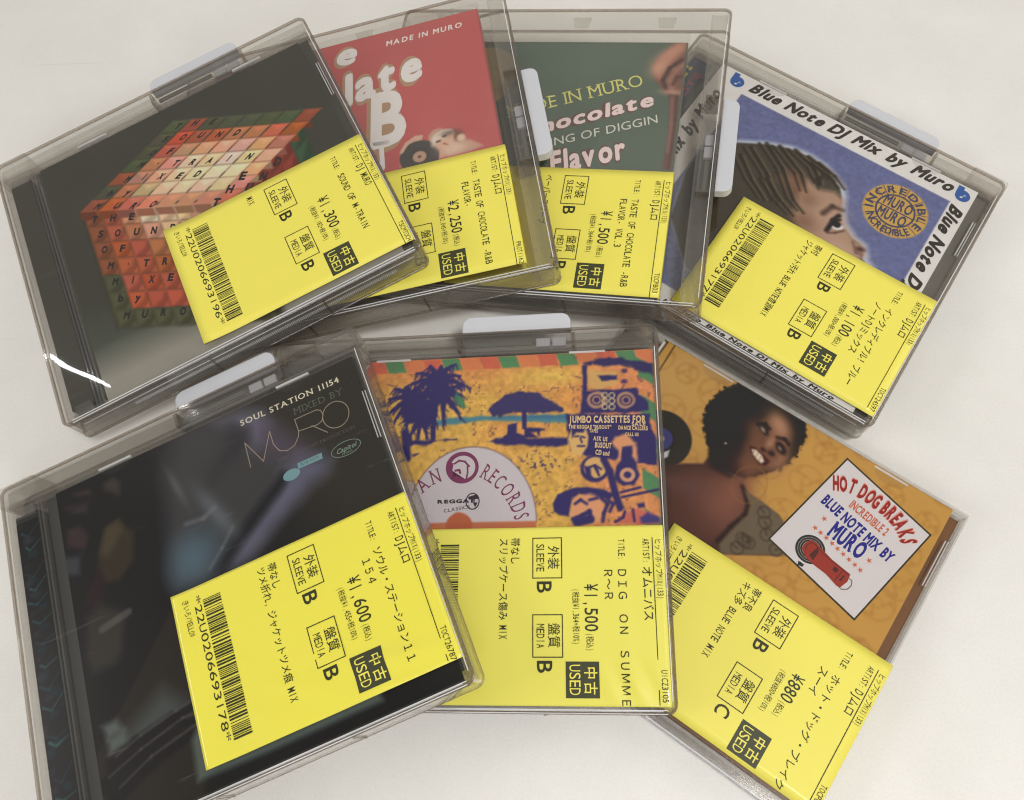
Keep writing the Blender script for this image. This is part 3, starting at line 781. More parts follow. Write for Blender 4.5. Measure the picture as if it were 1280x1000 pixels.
lets('THE', [(2.1,3.7),(8.9,6.7),(15.7,9.7)], 3.6, .25); lets('UND', [(16.1,3.1),(23.0,5.0),(30.5,8.3)], 3.6, .25)
ik.build('cube_lettering', inkmat((44, 34, 28)), bk)
sticker(j, 10.0, -19.6, -.2, dict(seed=1, code='TSCMTOCH', artist='DJ MURO', title=[('SOUND OF M-TRAIN', 13.4)], tw=1.75, price='¥1,300', tax='(税抜¥1,182+税10%)', grade='BB', notes=[('MIX', 3.6)], num='22U0206693196', lift=1.0), W=84.6, H=55.6)
# rewards of the hinge strip: the dark inlay of the back card shows through

# ---------- 2: red cover
keeper(2, 'clear security case around the red cover, second from left', 'right')
j = sleeve_cd(2, 'red CD cover with woman holding a vinyl record, yellow price sticker reading 2,250 yen', (168, 52, 56), 3.0)
p = Paint(-24, 60, -40, 60, (190, 84, 86)); p.grain(.03, 30, 4)
W = [(19.1,-6.4),(22.0,-2.7),(26.1,-0.4),(28.3,-0.0),(29.1,-1.3),(27.7,-2.4),(31.3,-4.6),(31.7,-0.9),(33.6,1.3),(36.6,1.7),(40.6,-0.6),(43.0,-3.9),(45.8,-3.9),(46.6,-7.2),(48.4,-7.8),(51.2,-10.1),(53.4,-12.2),(49.6,-13.0),(43.4,-13.5),(37.2,-13.2),(27.7,-14.2),(18.4,-13.0)]
p.poly(W, (196, 150, 130), .6)
c0 = [(26.9,-10.2),(34.9,-12.5),(27.8,-2.0)]; R0 = math.hypot(c0[1][0] - c0[0][0], c0[1][1] - c0[0][1])
p.ell(c0[0], R0, R0 * .95, (52, 46, 46), .3)
for rr in (.9, .8, .7, .6): p.ring(c0[0], R0 * rr, .3, (70, 64, 62), .3)
p.ell(c0[0], R0 * .34, R0 * .33, (190, 152, 130), .3); p.ell(c0[0], .7, .7, (90, 60, 50), .3)
hd = [(37.4,-3.9),(41.3,-4.9)]; p.ell(hd[0], 5.6, 3.9, (222, 208, 198), .6, 1, 20, .8); F = [(38.1,-5.7),(36.1,-2.6),(39.7,-2.9),(37.0,-7.2),(40.3,-3.4),(34.8,-4.1),(44.1,-4.9),(35.8,-11.3)]
p.ell(F[0], 4.6, 3.3, (214, 172, 150), .9, 1, 30); p.blob(F[1], 2.4, 1.6, (236, 214, 204), .9); p.stroke([(37.5,-3.0),(38.7,-3.0)], .8, (60, 40, 38)); p.stroke([(34.7,-5.0),(36.0,-4.8)], .8, (60, 40, 38))
p.stroke([(37.5,-6.6),(39.0,-7.6)], .8, (176, 70, 72)); p.ell(F[6], 2.2, 2.6, (120, 78, 62), .8); p.ell([(44.8,-5.7)][0], 1.8, 1.9, (222, 188, 166), .6)
p.poly([(37.8,-8.1),(42.9,-7.6),(46.1,-11.2),(39.1,-13.0),(37.4,-11.7)], (206, 166, 146), 1.0); p.poly([(34.9,-12.5),(35.3,-8.9),(36.2,-8.0),(37.1,-10.1),(36.3,-12.9)], (206, 150, 132), .4); p.blob([(41.3,-9.8)][0], 6, 3, (235, 205, 190), .6)
p.stroke([(19.8,-5.9),(22.4,-2.2),(26.4,-0.2),(28.6,-0.4)], 1.6, (212, 172, 152)); p.stroke([(24.7,-1.1),(28.5,-1.6)], 1.0, (212, 172, 152))
p.blob([(40.4,-1.9)][0], 4, 1.5, (70, 50, 46), .6)
bk = p.build('cover_print', j, 8.7, M_PRINT)
tn = (150, 116, 90); wt = (232, 226, 230)
a = [(18.6,52.0),(52.8,52.1)]; ik = Ink(8.78); ik.line('MADE IN MURO', a[0], a[1], 2.7, .03, .15, track=.10); ik.build('heading_lettering', inkmat((235, 225, 225)), bk)
for nm, off, zz, mt in (('outline_lettering', .13, 8.74, (176, 140, 110)), ('title_lettering', .045, 8.80, wt)):
    ik = Ink(zz)
    a = [(-4.9,48.3),(5.7,47.3)]; ik.line('e', a[0], a[1], 11.5, off, .25)
    a = [(-2.3,24.9),(34.4,31.2)]; d = (a[1][0] - a[0][0], a[1][1] - a[0][1])
    ik.line('late', a[0], a[1], 15.5, off, .25)
    a = [(5.9,-0.1),(24.5,-0.1)]; ik.line('B', a[0], a[1], 27, off * .8, .1)
    a = [(7.7,-11.5),(16.2,-11.8)]; ik.line('T', a[0], a[1], 14, off * .8, .0)
    ik.build(nm, inkmat(mt), bk)
sticker(j, 9.2, -23.2, -14.6, dict(seed=2, code='PROT1162', artist='DJムロ', title=[('TASTE OF CHOCOLATE -R&B', 13.4), ('FLAVOR-', 13.4)], tw=1.7, price='¥2,250', pb=20.5, tax='(税抜¥2,045+税10%)', grade='BB', notes=[('', 3.6)], num='', bar=False, wave=.4, lift=0), W=84.6, H=55.2, left=-20)

# ---------- 3: green cover
keeper(3, 'clear security case around the dark green cover, third from left in the upper fan', 'right')
j = sleeve_cd(3, 'dark green CD cover with pouring chocolate, yellow price sticker reading 1,500 yen', (72, 80, 68), 5.5)
p = Paint(-60, 60, -60, 60, (84, 100, 88)); p.grain(.035, 25, 8)
# parts seen through the neighbouring case: a tan disc and pale shapes
p.ell([(-24.1,41.0)][0], 13, 16, (172, 150, 96), .5); p.ell([(-2.0,9.9)][0], 5.2, 6, (196, 190, 180), .4); p.ell([(-3.5,10.7)][0], 4.6, 5.4, (84, 100, 88), .4)
p.poly([(55.8,60.5),(59.5,60.5),(61.3,50.9),(62.3,38.4),(61.0,33.2),(56.6,32.1),(53.2,34.1),(50.7,37.6),(48.3,40.7),(46.8,47.5),(48.8,51.8),(51.7,56.1)], (120, 78, 66), .5)
p.poly([(55.8,59.9),(59.1,60.3),(59.1,56.2),(55.5,50.8),(52.7,46.6),(50.9,40.2),(49.1,41.8),(47.2,47.0),(50.4,52.4)], (176, 120, 100), 1.6)
p.blob([(49.7,47.0)][0], 5, 3, (206, 158, 138), .8, 60); p.blob([(53.5,54.5)][0], 8, 3, (196, 142, 120), .8, 40)
p.stroke([(58.8,50.9),(54.3,46.6),(52.1,40.3),(53.8,35.6)], 1.6, (70, 40, 36), .7); p.stroke([(60.3,48.8),(56.9,45.6),(55.0,40.3),(56.2,36.2)], 2.2, (150, 104, 90), 1.0); p.stroke([(60.5,42.5),(57.7,41.9),(56.4,38.3)], 1.4, (88, 50, 44), .7)
p.blob([(56.4,34.1)][0], 5, 1.6, (190, 146, 132), .8, -5)
p.poly([(55.1,33.1),(59.5,32.4),(59.7,24.1),(60.1,14.1),(59.9,4.4),(60.0,-4.2),(56.3,-3.9),(57.0,6.2),(56.7,18.0),(56.2,26.0)], (104, 66, 60), .7)
p.stroke([(58.7,32.1),(59.1,20.1),(59.1,8.2),(58.9,-3.3)], 1.0, (84, 48, 44), .6); p.stroke([(56.8,31.1),(57.8,18.0),(57.8,4.3)], .9, (140, 100, 92), .7)
bk = p.build('cover_print', j, 8.7, M_PRINT)
a = [(-10.9,18.9),(45.0,37.5)]; ik = Ink(8.78); ik.line('MADE IN MURO', a[0], a[1], 6.3, -.005, 0, True); ik.build('heading_lettering', inkmat((218, 216, 120)), bk)
for nm, off, zz, mt in (('outline_lettering', .11, 8.74, (98, 62, 62)), ('title_lettering', .04, 8.80, (236, 214, 216))):
    ik = Ink(zz); a = [(-3.6,8.9),(50.6,27.7)]; ik.line('Chocolate', a[0], a[1], 6.6, off, .22)
    a = [(11.9,-8.2),(42.4,1.2)]; ik.line('Flavor', a[0], a[1], 10.5, off, .1); ik.build(nm, inkmat(mt), bk)
a = [(5.4,3.7),(52.8,18.7)]; ik = Ink(8.78); ik.line('KING OF DIGGIN', a[0], a[1], 4.1, .0, .1); ik.build('subtitle_lettering', inkmat((214, 214, 206)), bk)
sticker(j, 9.2, -23.4, -5.6, dict(seed=3, code='TOCPB03', artist='DJムロ', title=[('TASTE OF CHOCOLATE -R&B', 13.4), ('FLAVOR- VOL.3', 13.4)], tw=1.7, price='¥1,500', tax='(税抜¥1,364+税10%)', grade='BB', notes=[('ペーパースリーブ', 3.6)], nw=1.45, num='', bar=False, wave=.4, lift=0), W=84.5, H=56, left=-22)

# ---------- 4: boy in profile
keeper(4, 'clear case round the cover with the boy in profile', 'top', caps=((1, 1),))
j = jewel(4, 'CD with boy in profile inside white lettered border, sticker reading 1,100 yen', (112, 108, 100), (60, 66, 96))
p = Paint(-60, 60, -59.2, 60, (232, 230, 230))
q4 = [(-45.1,49.5),(52.0,49.2),(52.4,8.4)]
p.poly([(q4[0][0], q4[0][1]), (q4[1][0], q4[1][1]), (q4[1][0], -52), (q4[0][0], -52)], (108, 114, 160), .3)
inside = np.clip(.5 - p.dpoly([(q4[0][0], q4[0][1]), (q4[1][0], q4[1][1]), (q4[1][0], -52), (q4[0][0], -52)]), 0, 1)
p.I *= (1 + inside[..., None] * ((vnoise(p.U + 99, p.V + 99, 1.3, 5, 2) - .5) * .18)[..., None])
hdp = [(-44.3,14.7),(-33.4,27.0),(-23.9,32.7),(-13.8,37.1),(-5.5,37.9),(2.3,36.8),(8.6,33.8),(13.6,30.9),(16.5,26.5),(18.6,20.1),(22.1,14.8),(27.8,11.1),(32.9,10.1),(35.8,6.2),(36.6,4.1),(39.3,2.7),(44.7,-0.8),(45.4,-11.8),(35.7,-24.3),(10.9,-33.2),(-20.1,-40.6),(-37.7,-22.8),(-44.2,1.4)]
p.poly(hdp, (196, 205, 222), 1.5, .9); p.poly([(x - .7, y - .6) for x, y in hdp], (196, 205, 222), .8, .6)
sk = [(x * .975 - 1.2, y * .98 - 1.2) for x, y in hdp]
p.poly(sk, (74, 68, 58), .5)
p.poly([(-1.1,25.3),(5.3,23.4),(11.2,26.0),(15.8,24.4),(18.3,18.3),(21.5,13.6),(27.2,9.9),(32.1,8.8),(34.3,5.1),(33.8,2.1),(37.9,-0.5),(32.9,-9.1),(21.2,-8.5),(8.5,0.5),(2.4,5.5),(-0.6,16.0)], (178, 144, 122), 1.6)
p.poly([(-10.3,18.9),(0.6,13.7),(1.8,20.9),(-4.5,26.2),(-8.7,24.8)], (176, 118, 92), 3.0, .6)
p.blob([(12.9,12.9)][0], 8, 8, (196, 162, 142), .6); p.blob([(25.0,0.1)][0], 9, 6, (202, 172, 156), .7)
p.blob([(7.0,5.7)][0], 6, 5, (126, 92, 74), .7); p.blob([(4.1,16.2)][0], 4, 4, (110, 82, 66), .5)
p.stroke([(11.9,13.8),(13.5,18.9),(17.9,19.6)], 2.4, (70, 52, 46), 1.0, .85, 1.2)
p.stroke([(16.7,7.1),(16.7,12.8),(17.7,16.3)], 2.0, (46, 36, 36), .6); p.ell([(19.8,11.0)][0], 2.3, 1.25, (226, 226, 232), .4, 1, 35); p.ell([(18.8,12.0)][0], 1.7, 1.6, (38, 30, 32), .4); p.stroke([(17.0,9.3),(17.3,12.6),(19.0,14.8)], 1.0, (34, 26, 26), .4)
p.stroke([(17.4,6.1),(20.0,7.9),(22.4,10.7)], .9, (110, 80, 70), .5); p.ell([(31.7,6.6)][0], 2.0, 1.2, (96, 66, 58), .7, 1, 20); p.stroke([(27.8,8.1),(31.0,4.3),(33.2,4.6)], .9, (124, 92, 80), .7)
for k, (x0_, y0_, x1_, y1_) in enumerate(((200,480,300,640),(250,450,350,620),(300,440,395,590),(345,440,455,560),(390,450,500,575),(300,520,380,700),(340,540,430,690),(430,470,545,560),(220,560,320,700),(180,500,240,640))): pass
for S_ in [(-29.6,20.0),(-20.2,11.8),(-10.8,5.6)], [(-28.0,26.2),(-16.1,18.0),(-5.8,7.6)], [(-23.5,31.9),(-12.0,24.1),(-1.2,12.5),(5.3,9.1)], [(-18.3,33.9),(-4.5,26.2),(1.5,19.1)], [(-11.9,35.9),(-1.3,31.8),(4.6,26.1)], [(-5.8,36.0),(3.8,33.7),(8.9,30.8)], [(-14.9,15.6),(-5.6,9.3),(2.4,5.5)], [(-0.7,35.5),(7.7,33.2),(13.8,29.4)]:
    p.stroke(S_, 1.8, (48, 42, 36), .5, .85, 1.0); p.stroke([(x + 1.1, y + .7) for x, y in S_], .5, (136, 114, 84), .4, .65)
    S2 = [(x - 2.6, y - 1.8 + .5 * k_) for k_, (x, y) in enumerate(S_)]; p.stroke(S2, 1.5, (50, 44, 38), .5, .8, .9); p.stroke([(x + .9, y + .6) for x, y in S2], .45, (120, 98, 74), .4, .55)
p.poly([(1.2,26.9),(4.9,23.1),(4.0,28.9),(3.5,31.9)], (56, 48, 40), .6)
gc = [(35.5,31.7),(47.5,37.3),(29.6,44.7)]; GR = math.hypot(gc[1][0] - gc[0][0], gc[1][1] - gc[0][1])
p.ell(gc[0], GR, GR, (208, 168, 90), .4); p.grain(.02, 6, 3)
bk = p.build('booklet', j, 8.8, M_PRINT)
nav = (78, 78, 106)
ik = Ink(8.9); ik.ring(gc[0], GR * .62, GR * .62, .75); g0 = gc[0]
for k in range(22):
    a_ = math.radians(k * 360 / 22 + 5); ik.stroke([(g0[0] + GR * .64 * math.cos(a_), g0[1] + GR * .64 * math.sin(a_)), (g0[0] + GR * .97 * math.cos(a_), g0[1] + GR * .97 * math.sin(a_))], .3)
ik.arc('INCREDIBLE', g0, GR * .69, 205, -25, 3.2, .03); ik.arc('INCREDIBLE', g0, GR * .92, 215, 325, 3.2, .03)
ik.line('MURO', (g0[0] - 6.2, g0[1] + 1.0), (g0[0] + 6.2, g0[1] + 1.0), 5.2, .03); ik.line('MURO', (g0[0] - 6.2, g0[1] - 5.8), (g0[0] + 6.2, g0[1] - 5.8), 5.2, .03)
ik.stroke([(g0[0] - GR * .6, g0[1]), (g0[0] + GR * .6, g0[1])], .55)
ik.build('round_emblem', inkmat(nav), bk)
ik = Ink(8.9); a = [(-43.9,52.9),(50.6,53.5)]
ik.line('Blue Note DJ Mix by Muro', a[0], a[1], 5.4, .05, .38)
b4 = [(54.4,48.8)][0]; ik.line('Blue Note DJ Mix by Muro', (b4[0] - 1.2, b4[1]), (b4[0] - 1.2, b4[1] - 100), 5.4, .05, .38)
bl = [(-48.6,49.0)][0]; ik.line('Blue Note DJ Mix by Muro', (bl[0] - 3.4, -46), (bl[0] - 3.4, bl[1] - 4), 5.4, .05, .38)
ik.line('Blue Note DJ Mix by Muro', (-2, -59.0), (52, -59.0), 1.5, .05, .38); ik.line('Blue Note DJ Mix by Muro', (-58, -59.0), (-4, -59.0), 1.5, .05, .38)
ik.build('border_lettering', inkmat((58, 52, 46)), bk)
ik = Ink(8.9)
for S_ in ([(-49.9,54.4)][0], [(55.2,54.6)][0]):
    ik.ell(S_, 3.1, 3.0); ik.put([(S_[0] - 3.2, S_[1] + .3), (S_[0] - .6, S_[1] + .3), (S_[0] - .6, S_[1] + 4.5), (S_[0] - 3.2, S_[1] + 4.5)], [(0, 1, 2, 3)], (1, 0, 0, 0, 1, 0), .01)
ik.build('label_logo', inkmat((58, 98, 170)), bk)
ik = Ink(8.93)
for S_ in ([(-49.5,53.7)][0], [(55.4,54.3)][0]):
    ik.ell((S_[0] - .5, S_[1] - .7), .6, .45, 20, 10); ik.stroke([(S_[0] - .1, S_[1] - .6), (S_[0] + .4, S_[1] + 1.2), (S_[0] + 1.1, S_[1] + .6)], .22)
ik.build('logo_note', inkmat((220, 228, 240)), bk)
# inlay strip visible at the hinge side
ik = Ink(8.32); ox4 = POSES[4][2][0]; xs = -76.8 - ox4
ik.line('INCREDIBLE!', (xs + 4.2, -40), (xs + 4.2, 52), 5.6, .03); ik.build('spine_lettering', inkmat((206, 188, 92)), j)
ik = Ink(8.33); ik.line('BLUE NOTE', (xs + 9.4, 5), (xs + 9.4, 50), 2.6, .03); ik.build('spine_lettering', inkmat((168, 70, 74)), j)
sticker(j, 10.0, -18.2, 1.0, dict(seed=4, code='TOCT24597', artist='DJムロ', title=[('インクレディブル！ブルー', 13.4), ('ノートDJミックス', 13.4)], tw=1.62, price='¥1,100', tax='(税抜¥1,000+税10%)', grade='BB', notes=[('帯付', 3.4), ('ジャケット汚れ BLUE NOTE音源MIX', 3.4)], nw=1.32, num='22U0206693177', lift=.2), W=84.6, H=58.4)

# ---------- 7: hot dog breaks, no keeper
j = jewel(7, 'CD with smiling woman on an orange cover, no security case, sticker reading 880 yen', (128, 84, 44), (96, 70, 46), xr=65.4, yt=61.2, yb=-61.5)
p = Paint(-60, 60, -57, 56.9, (204, 156, 82)); p.grain(.04, 40, 12)
p.mix(np.clip((-(p.U) - 8) / 60, 0, 1) * .5, (206, 166, 108))
ra = np.random.default_rng(3)
for gx in np.arange(-58, 62, 14):
    for gy in np.arange(-56, 62, 13):
        x, y = gx + ra.normal(0, 1.5), gy + ra.normal(0, 1.5); r = ra.choice((4.2, 6.0)); th = ra.random() * 360
        p.ring((x, y), r, 1.0, (178, 124, 62), .5, .33); p.ring((x, y), r * .28, .7, (178, 124, 62), .5, .33)
        for k in range(3):
            t_ = math.radians(th + 120 * k); p.stroke([(x + r * .35 * math.cos(t_), y + r * .35 * math.sin(t_)), (x + r * .75 * math.cos(t_ + .5), y + r * .75 * math.sin(t_ + .5)), (x + r * .95 * math.cos(t_ + .1), y + r * .95 * math.sin(t_ + .1))], 1.3, (178, 124, 62), .5, .33)
VC = [(-39.7,20.6),(-29.5,25.9)]; VR = math.hypot(VC[1][0] - VC[0][0], VC[1][1] - VC[0][1])
p.ell(VC[0], VR, VR, (42, 40, 36), .3)
for rr in np.linspace(.5, .96, 8): p.ring(VC[0], VR * rr, .35, (60, 58, 52), .4, .8)
p.ell(VC[0], VR * .38, VR * .38, (66, 66, 120), .3); p.poly([(-36.9,15.2),(-34.7,18.6),(-33.9,15.9),(-35.1,13.7)], (200, 200, 210), .3); p.ell(VC[0], 1.2, 1.2, (200, 180, 140), .3)
p.poly([(-37.6,8.4),(-31.2,14.2),(-26.8,17.7),(-21.9,21.1),(-20.9,27.2),(-13.2,30.8),(-6.7,26.3),(-6.0,21.5),(-3.5,20.6),(3.7,20.3),(10.3,19.7),(17.3,15.3),(17.3,6.9),(-1.8,-5.7),(-21.7,-17.1)], (70, 48, 42), .6)
p.poly([(-30.3,9.9),(-25.3,15.2),(-16.4,19.5),(-11.1,21.4),(-7.5,24.9),(-6.2,21.3),(-1.8,19.1),(0.9,14.9),(-0.3,8.0),(-2.7,1.3),(-4.3,-4.1),(-16.9,-12.1)], (88, 57, 49), 2.4)
p.blob([(-8.9,10.6)][0], 14, 9, (132, 86, 72), .7, -20); p.blob([(-6.7,16.5)][0], 7, 8, (146, 96, 80), .6); p.blob([(-24.3,9.5)][0], 12, 3, (104, 74, 72), .6, 20); p.blob([(-7.4,20.5)][0], 5, 8, (140, 90, 72), .6)
p.stroke([(-5.7,21.7),(-0.8,17.2),(0.4,13.7),(-1.6,6.2),(-2.9,-1.0)], 1.6, (50, 36, 32), .7)
dr = [(-4.2,20.7),(3.6,20.7),(10.3,19.7),(16.7,16.5),(20.1,8.8),(-0.1,-4.5),(-1.8,-1.5),(-0.7,6.0),(1.1,13.3),(0.1,17.0)]; p.poly(dr, (112, 98, 80), .6)
for k in range(60):
    x, y = dr[0][0] + ra.random() * 60 - 34, dr[0][1] - 3 - ra.random() * 44
    if p.dpoly(dr, np.array([[x]]), np.array([[y]]))[0, 0] < -1.5:
        r = 2.2; th = ra.random() * 6; p.ring((x, y), r, .6, (74, 62, 52), .4, .7); p.stroke([(x, y), (x + r * math.cos(th), y + r * math.sin(th))], .8, (74, 62, 52), .4, .7)
hr = [(-29.2,35.4),(-31.1,39.7),(-31.4,43.8),(-30.9,48.5),(-29.5,51.9),(-26.2,56.4),(-22.3,58.3),(-17.3,58.4),(-10.7,58.2),(-3.9,57.7),(-0.4,57.2),(2.2,53.5),(3.6,48.9),(3.8,44.9),(3.4,39.6),(1.6,35.7),(-2.3,31.2),(-6.7,26.3),(-10.3,25.6),(-19.4,24.6),(-22.6,27.9),(-25.8,30.3)]
hc = (sum(x for x, y in hr) / len(hr), sum(y for x, y in hr) / len(hr)); p.poly([(hc[0] + (x - hc[0]) * 1.06, hc[1] + (y - hc[1]) * 1.06) for x, y in hr], (38, 32, 26), .5, 1, 1.3, 1.3, 4); p.poly([(-23.0,28.6),(-15.3,35.8),(-7.3,25.9),(-11.5,22.1),(-18.8,21.5),(-20.8,22.8)], (44, 30, 26), 1.2)
fc = [(-13.1,41.9),(-11.8,48.4),(-9.3,52.8),(-4.6,52.9),(-1.3,50.1),(0.3,45.7),(1.1,40.7),(1.1,36.6),(-0.7,32.7),(-3.8,28.3),(-5.8,26.2),(-8.9,27.4),(-11.3,30.3),(-13.2,36.3)]
p.poly(fc, (100, 67, 52), 1.8); p.blob([(-6.2,50.0)][0], 6, 4, (190, 142, 112), .95, -40); p.blob([(-6.0,42.2)][0], 4, 5, (176, 126, 98), .85); p.blob([(0.2,38.3)][0], 4, 6, (170, 120, 94), .85)
p.blob([(-8.8,43.0)][0], 4, 5, (120, 80, 62), .7); p.blob([(-7.6,29.3)][0], 5, 6, (128, 84, 66), .7); p.blob([(-12.6,44.1)][0], 4, 4, (112, 76, 60), .7)
p.stroke([(-13.0,46.2),(-10.6,47.8),(-8.5,46.9)], 1.1, (34, 24, 22), .7); p.stroke([(-4.5,45.5),(-1.9,46.5),(0.2,45.6)], 1.1, (34, 24, 22), .7)
p.ell([(-10.2,45.6)][0], 2.7, 1.3, (40, 30, 28), .5, 1, -30); p.ell([(-10.3,45.3)][0], 1.1, .55, (170, 150, 130), .5, 1, -30); p.ell([(-1.5,42.6)][0], 2.8, 1.6, (36, 26, 24), .6, 1, -30); p.ell([(-1.6,42.3)][0], .9, .5, (150, 130, 116), .5, 1, -30)
p.blob([(-4.7,39.9)][0], 4.2, 2.2, (86, 54, 44), .9, -30); p.ell([(-6.3,38.5)][0], 1.1, .8, (40, 26, 24), .5); p.ell([(-3.3,38.8)][0], 1.1, .8, (40, 26, 24), .5); p.blob([(-5.6,41.6)][0], 1.6, 2.6, (180, 134, 106), .8)
mo = [(-11.2,36.9),(-8.9,37.4),(-5.3,36.7),(-2.2,35.7),(-2.7,33.4),(-4.8,32.8),(-7.7,33.9),(-10.0,35.3)]; p.poly(mo, (70, 30, 28), .6); p.poly([(-10.0,36.2),(-8.6,36.9),(-5.6,36.1),(-3.9,34.5),(-4.4,33.3),(-6.4,33.7),(-8.6,34.7)], (232, 214, 190), .4)
for t_ in ([(-8.9,36.7),(-8.7,34.8)], [(-7.4,36.4),(-7.2,34.3)], [(-5.8,35.9),(-5.7,33.7)]): p.stroke(t_, .35, (150, 120, 100), .3, .8)
p.ring([(-4.0,23.7)][0], 6.0, .3, (150, 110, 56), .3, .6, 7.5); p.ell([(-19.0,32.7)][0], .35, .35, (220, 210, 200), .3)
ph = [(-63.9,57.9),(-55.7,57.1),(-54.2,42.3),(-58.6,36.1)]; p.poly(ph, (206, 158, 84), .3); p.stroke([(-55.5,57.5),(-54.8,43.2)], .5, (60, 44, 30), .3)
p.poly([(-67.2,58.7),(-58.6,56.1),(-58.6,49.0),(-65.2,46.5)], (228, 224, 224), .3); p.stroke([(-67.2,58.7),(-58.6,56.1),(-58.6,49.0)], .7, (60, 50, 36), .3)
bk = p.build('booklet', j, 8.8, M_PRINT)
D = [(20.3,53.2),(57.7,44.1),(49.0,1.7),(11.2,9.9)]
ik = Ink(8.86); ik.poly(D[::-1]); ik.build('badge_border', inkmat((64, 58, 40)), bk)
cD = (sum(x for x, y in D) / 4, sum(y for x, y in D) / 4)
ik = Ink(8.9); ik.poly([(cD[0] + (x - cD[0]) * .968, cD[1] + (y - cD[1]) * .968) for x, y in D[::-1]]); ik.build('badge_panel', inkmat((222, 216, 220)), bk)
Tt = 'HOT DOG BREAKS'; base = [(22.0,39.5),(24.7,40.7),(27.8,41.8),(29.5,41.9),(31.0,42.7),(33.5,42.1),(36.4,41.6),(38.5,41.1),(39.9,41.1),(41.9,40.3),(45.0,39.2),(48.5,37.4),(50.5,35.5),(53.1,33.9)]
hb = [(21.5,39.2),(26.2,41.6),(30.8,42.2),(35.6,41.6),(40.0,41.2),(44.3,40.0),(47.7,38.1),(49.3,36.7),(50.5,35.0)]
ik = Ink(8.93); along(ik, 'HOT DOG BREAKS', hb, 5.5, .075); ik.build('title_shadow', inkmat((226, 150, 130)), bk)
ik = Ink(8.96); along(ik, 'HOT DOG BREAKS', hb, 5.3, .045); ik.build('title_lettering', inkmat((158, 38, 36)), bk)
a = [(28.9,36.9),(44.5,34.2)]; ik = Ink(8.95); ik.line('INCREDIBLE 2', a[0], a[1], 3.2, .03, 0, True); ik.build('subtitle_lettering', inkmat((206, 104, 70)), bk)
a = [(20.0,32.7),(50.2,26.2)]; ik = Ink(8.95); ik.line('BLUE NOTE MIX BY', a[0], a[1], 4.0, .045, 0, True)
a = [(27.3,23.4),(41.2,21.6)]; ik.line('MURO', a[0], a[1], 6.2, .045, 0, True); ik.build('artist_lettering', inkmat((44, 44, 140)), bk)
ik = Ink(8.95)
for S_ in [(24.1,27.8),(23.0,23.0),(25.4,22.5),(27.9,22.0),(30.5,21.4),(32.9,20.8),(35.4,20.2),(37.9,19.6),(40.4,19.1),(42.8,18.5),(43.8,23.3)]:
    P_ = []
    for k in range(10):
        a_ = math.radians(60 + 36 * k); r = 1.15 if k % 2 == 0 else .45; P_.append((S_[0] + r * math.cos(a_), S_[1] + r * math.sin(a_)))
    ik.poly(P_)
ik.build('star_row', inkmat((208, 112, 78)), bk)
rc = [(25.2,15.1),(30.3,16.3)]; RR = math.hypot(rc[1][0] - rc[0][0], rc[1][1] - rc[0][1])
ik = Ink(8.93); ik.ell(rc[0], RR, RR); ik.poly([(23.7,9.2),(26.0,9.1),(25.9,7.9),(24.1,7.8)][::-1]); ik.stroke([(24.2,7.4),(24.6,9.0)], .5); ik.build('player_record', inkmat((52, 50, 48)), bk)
ik = Ink(8.95); 
for rr in (.85, .7, .55): ik.ring(rc[0], RR * rr, RR * rr, .18)
ik.build('record_grooves', inkmat((150, 148, 146)), bk)
ik = Ink(8.97); ik.poly([(22.6,13.8),(22.6,16.0),(23.8,18.3),(26.0,18.4),(28.7,17.5),(33.1,16.2),(40.7,15.2),(41.0,12.3),(39.8,8.9),(38.5,8.9),(33.6,10.4),(28.5,10.9),(25.0,11.7)][::-1]); ik.build('player_body', inkmat((160, 56, 44)), bk)
ik = Ink(8.99); ik.stroke([(23.8,14.2),(23.6,15.8),(24.4,17.5),(26.0,17.6),(29.3,16.4),(40.2,14.6)], .3); ik.stroke([(37.8,14.3),(37.2,10.1)], .3); ik.poly([(34.9,14.6),(36.7,14.3),(36.4,12.8),(34.8,13.0)][::-1]); ik.poly([(38.3,11.2),(38.9,13.7),(39.5,13.6),(39.0,10.9)][::-1])
ik.poly([(25.8,13.1),(27.0,17.3),(28.1,16.0),(27.8,12.1)][::-1]); ik.build('player_details', inkmat((84, 44, 40)), bk)
ik = Ink(8.98); ik.stroke([(40.9,13.7),(42.1,13.5),(42.7,11.9),(42.2,10.0),(40.6,8.8),(39.8,8.9)], .35); ik.build('player_handle', inkmat((120, 112, 110)), bk)
sticker(j, 10.0, -18.9, -4.5, dict(seed=7, code='TOCP67390', artist='DJムロ', title=[('ホット・ドッグ・ブレイク', 13.4), ('スーイ', 13.4)], tw=1.75, price='¥880', pb=20.5, tax='(税抜¥800+税10%)', grade='BC', notes=[('帯不良', 3.4), ('キズ多 BLUE NOTE MIX', 3.4)], nw=1.5, num='22U0206693185', lift=.1, wave=1.0), W=84.6, H=55.6)

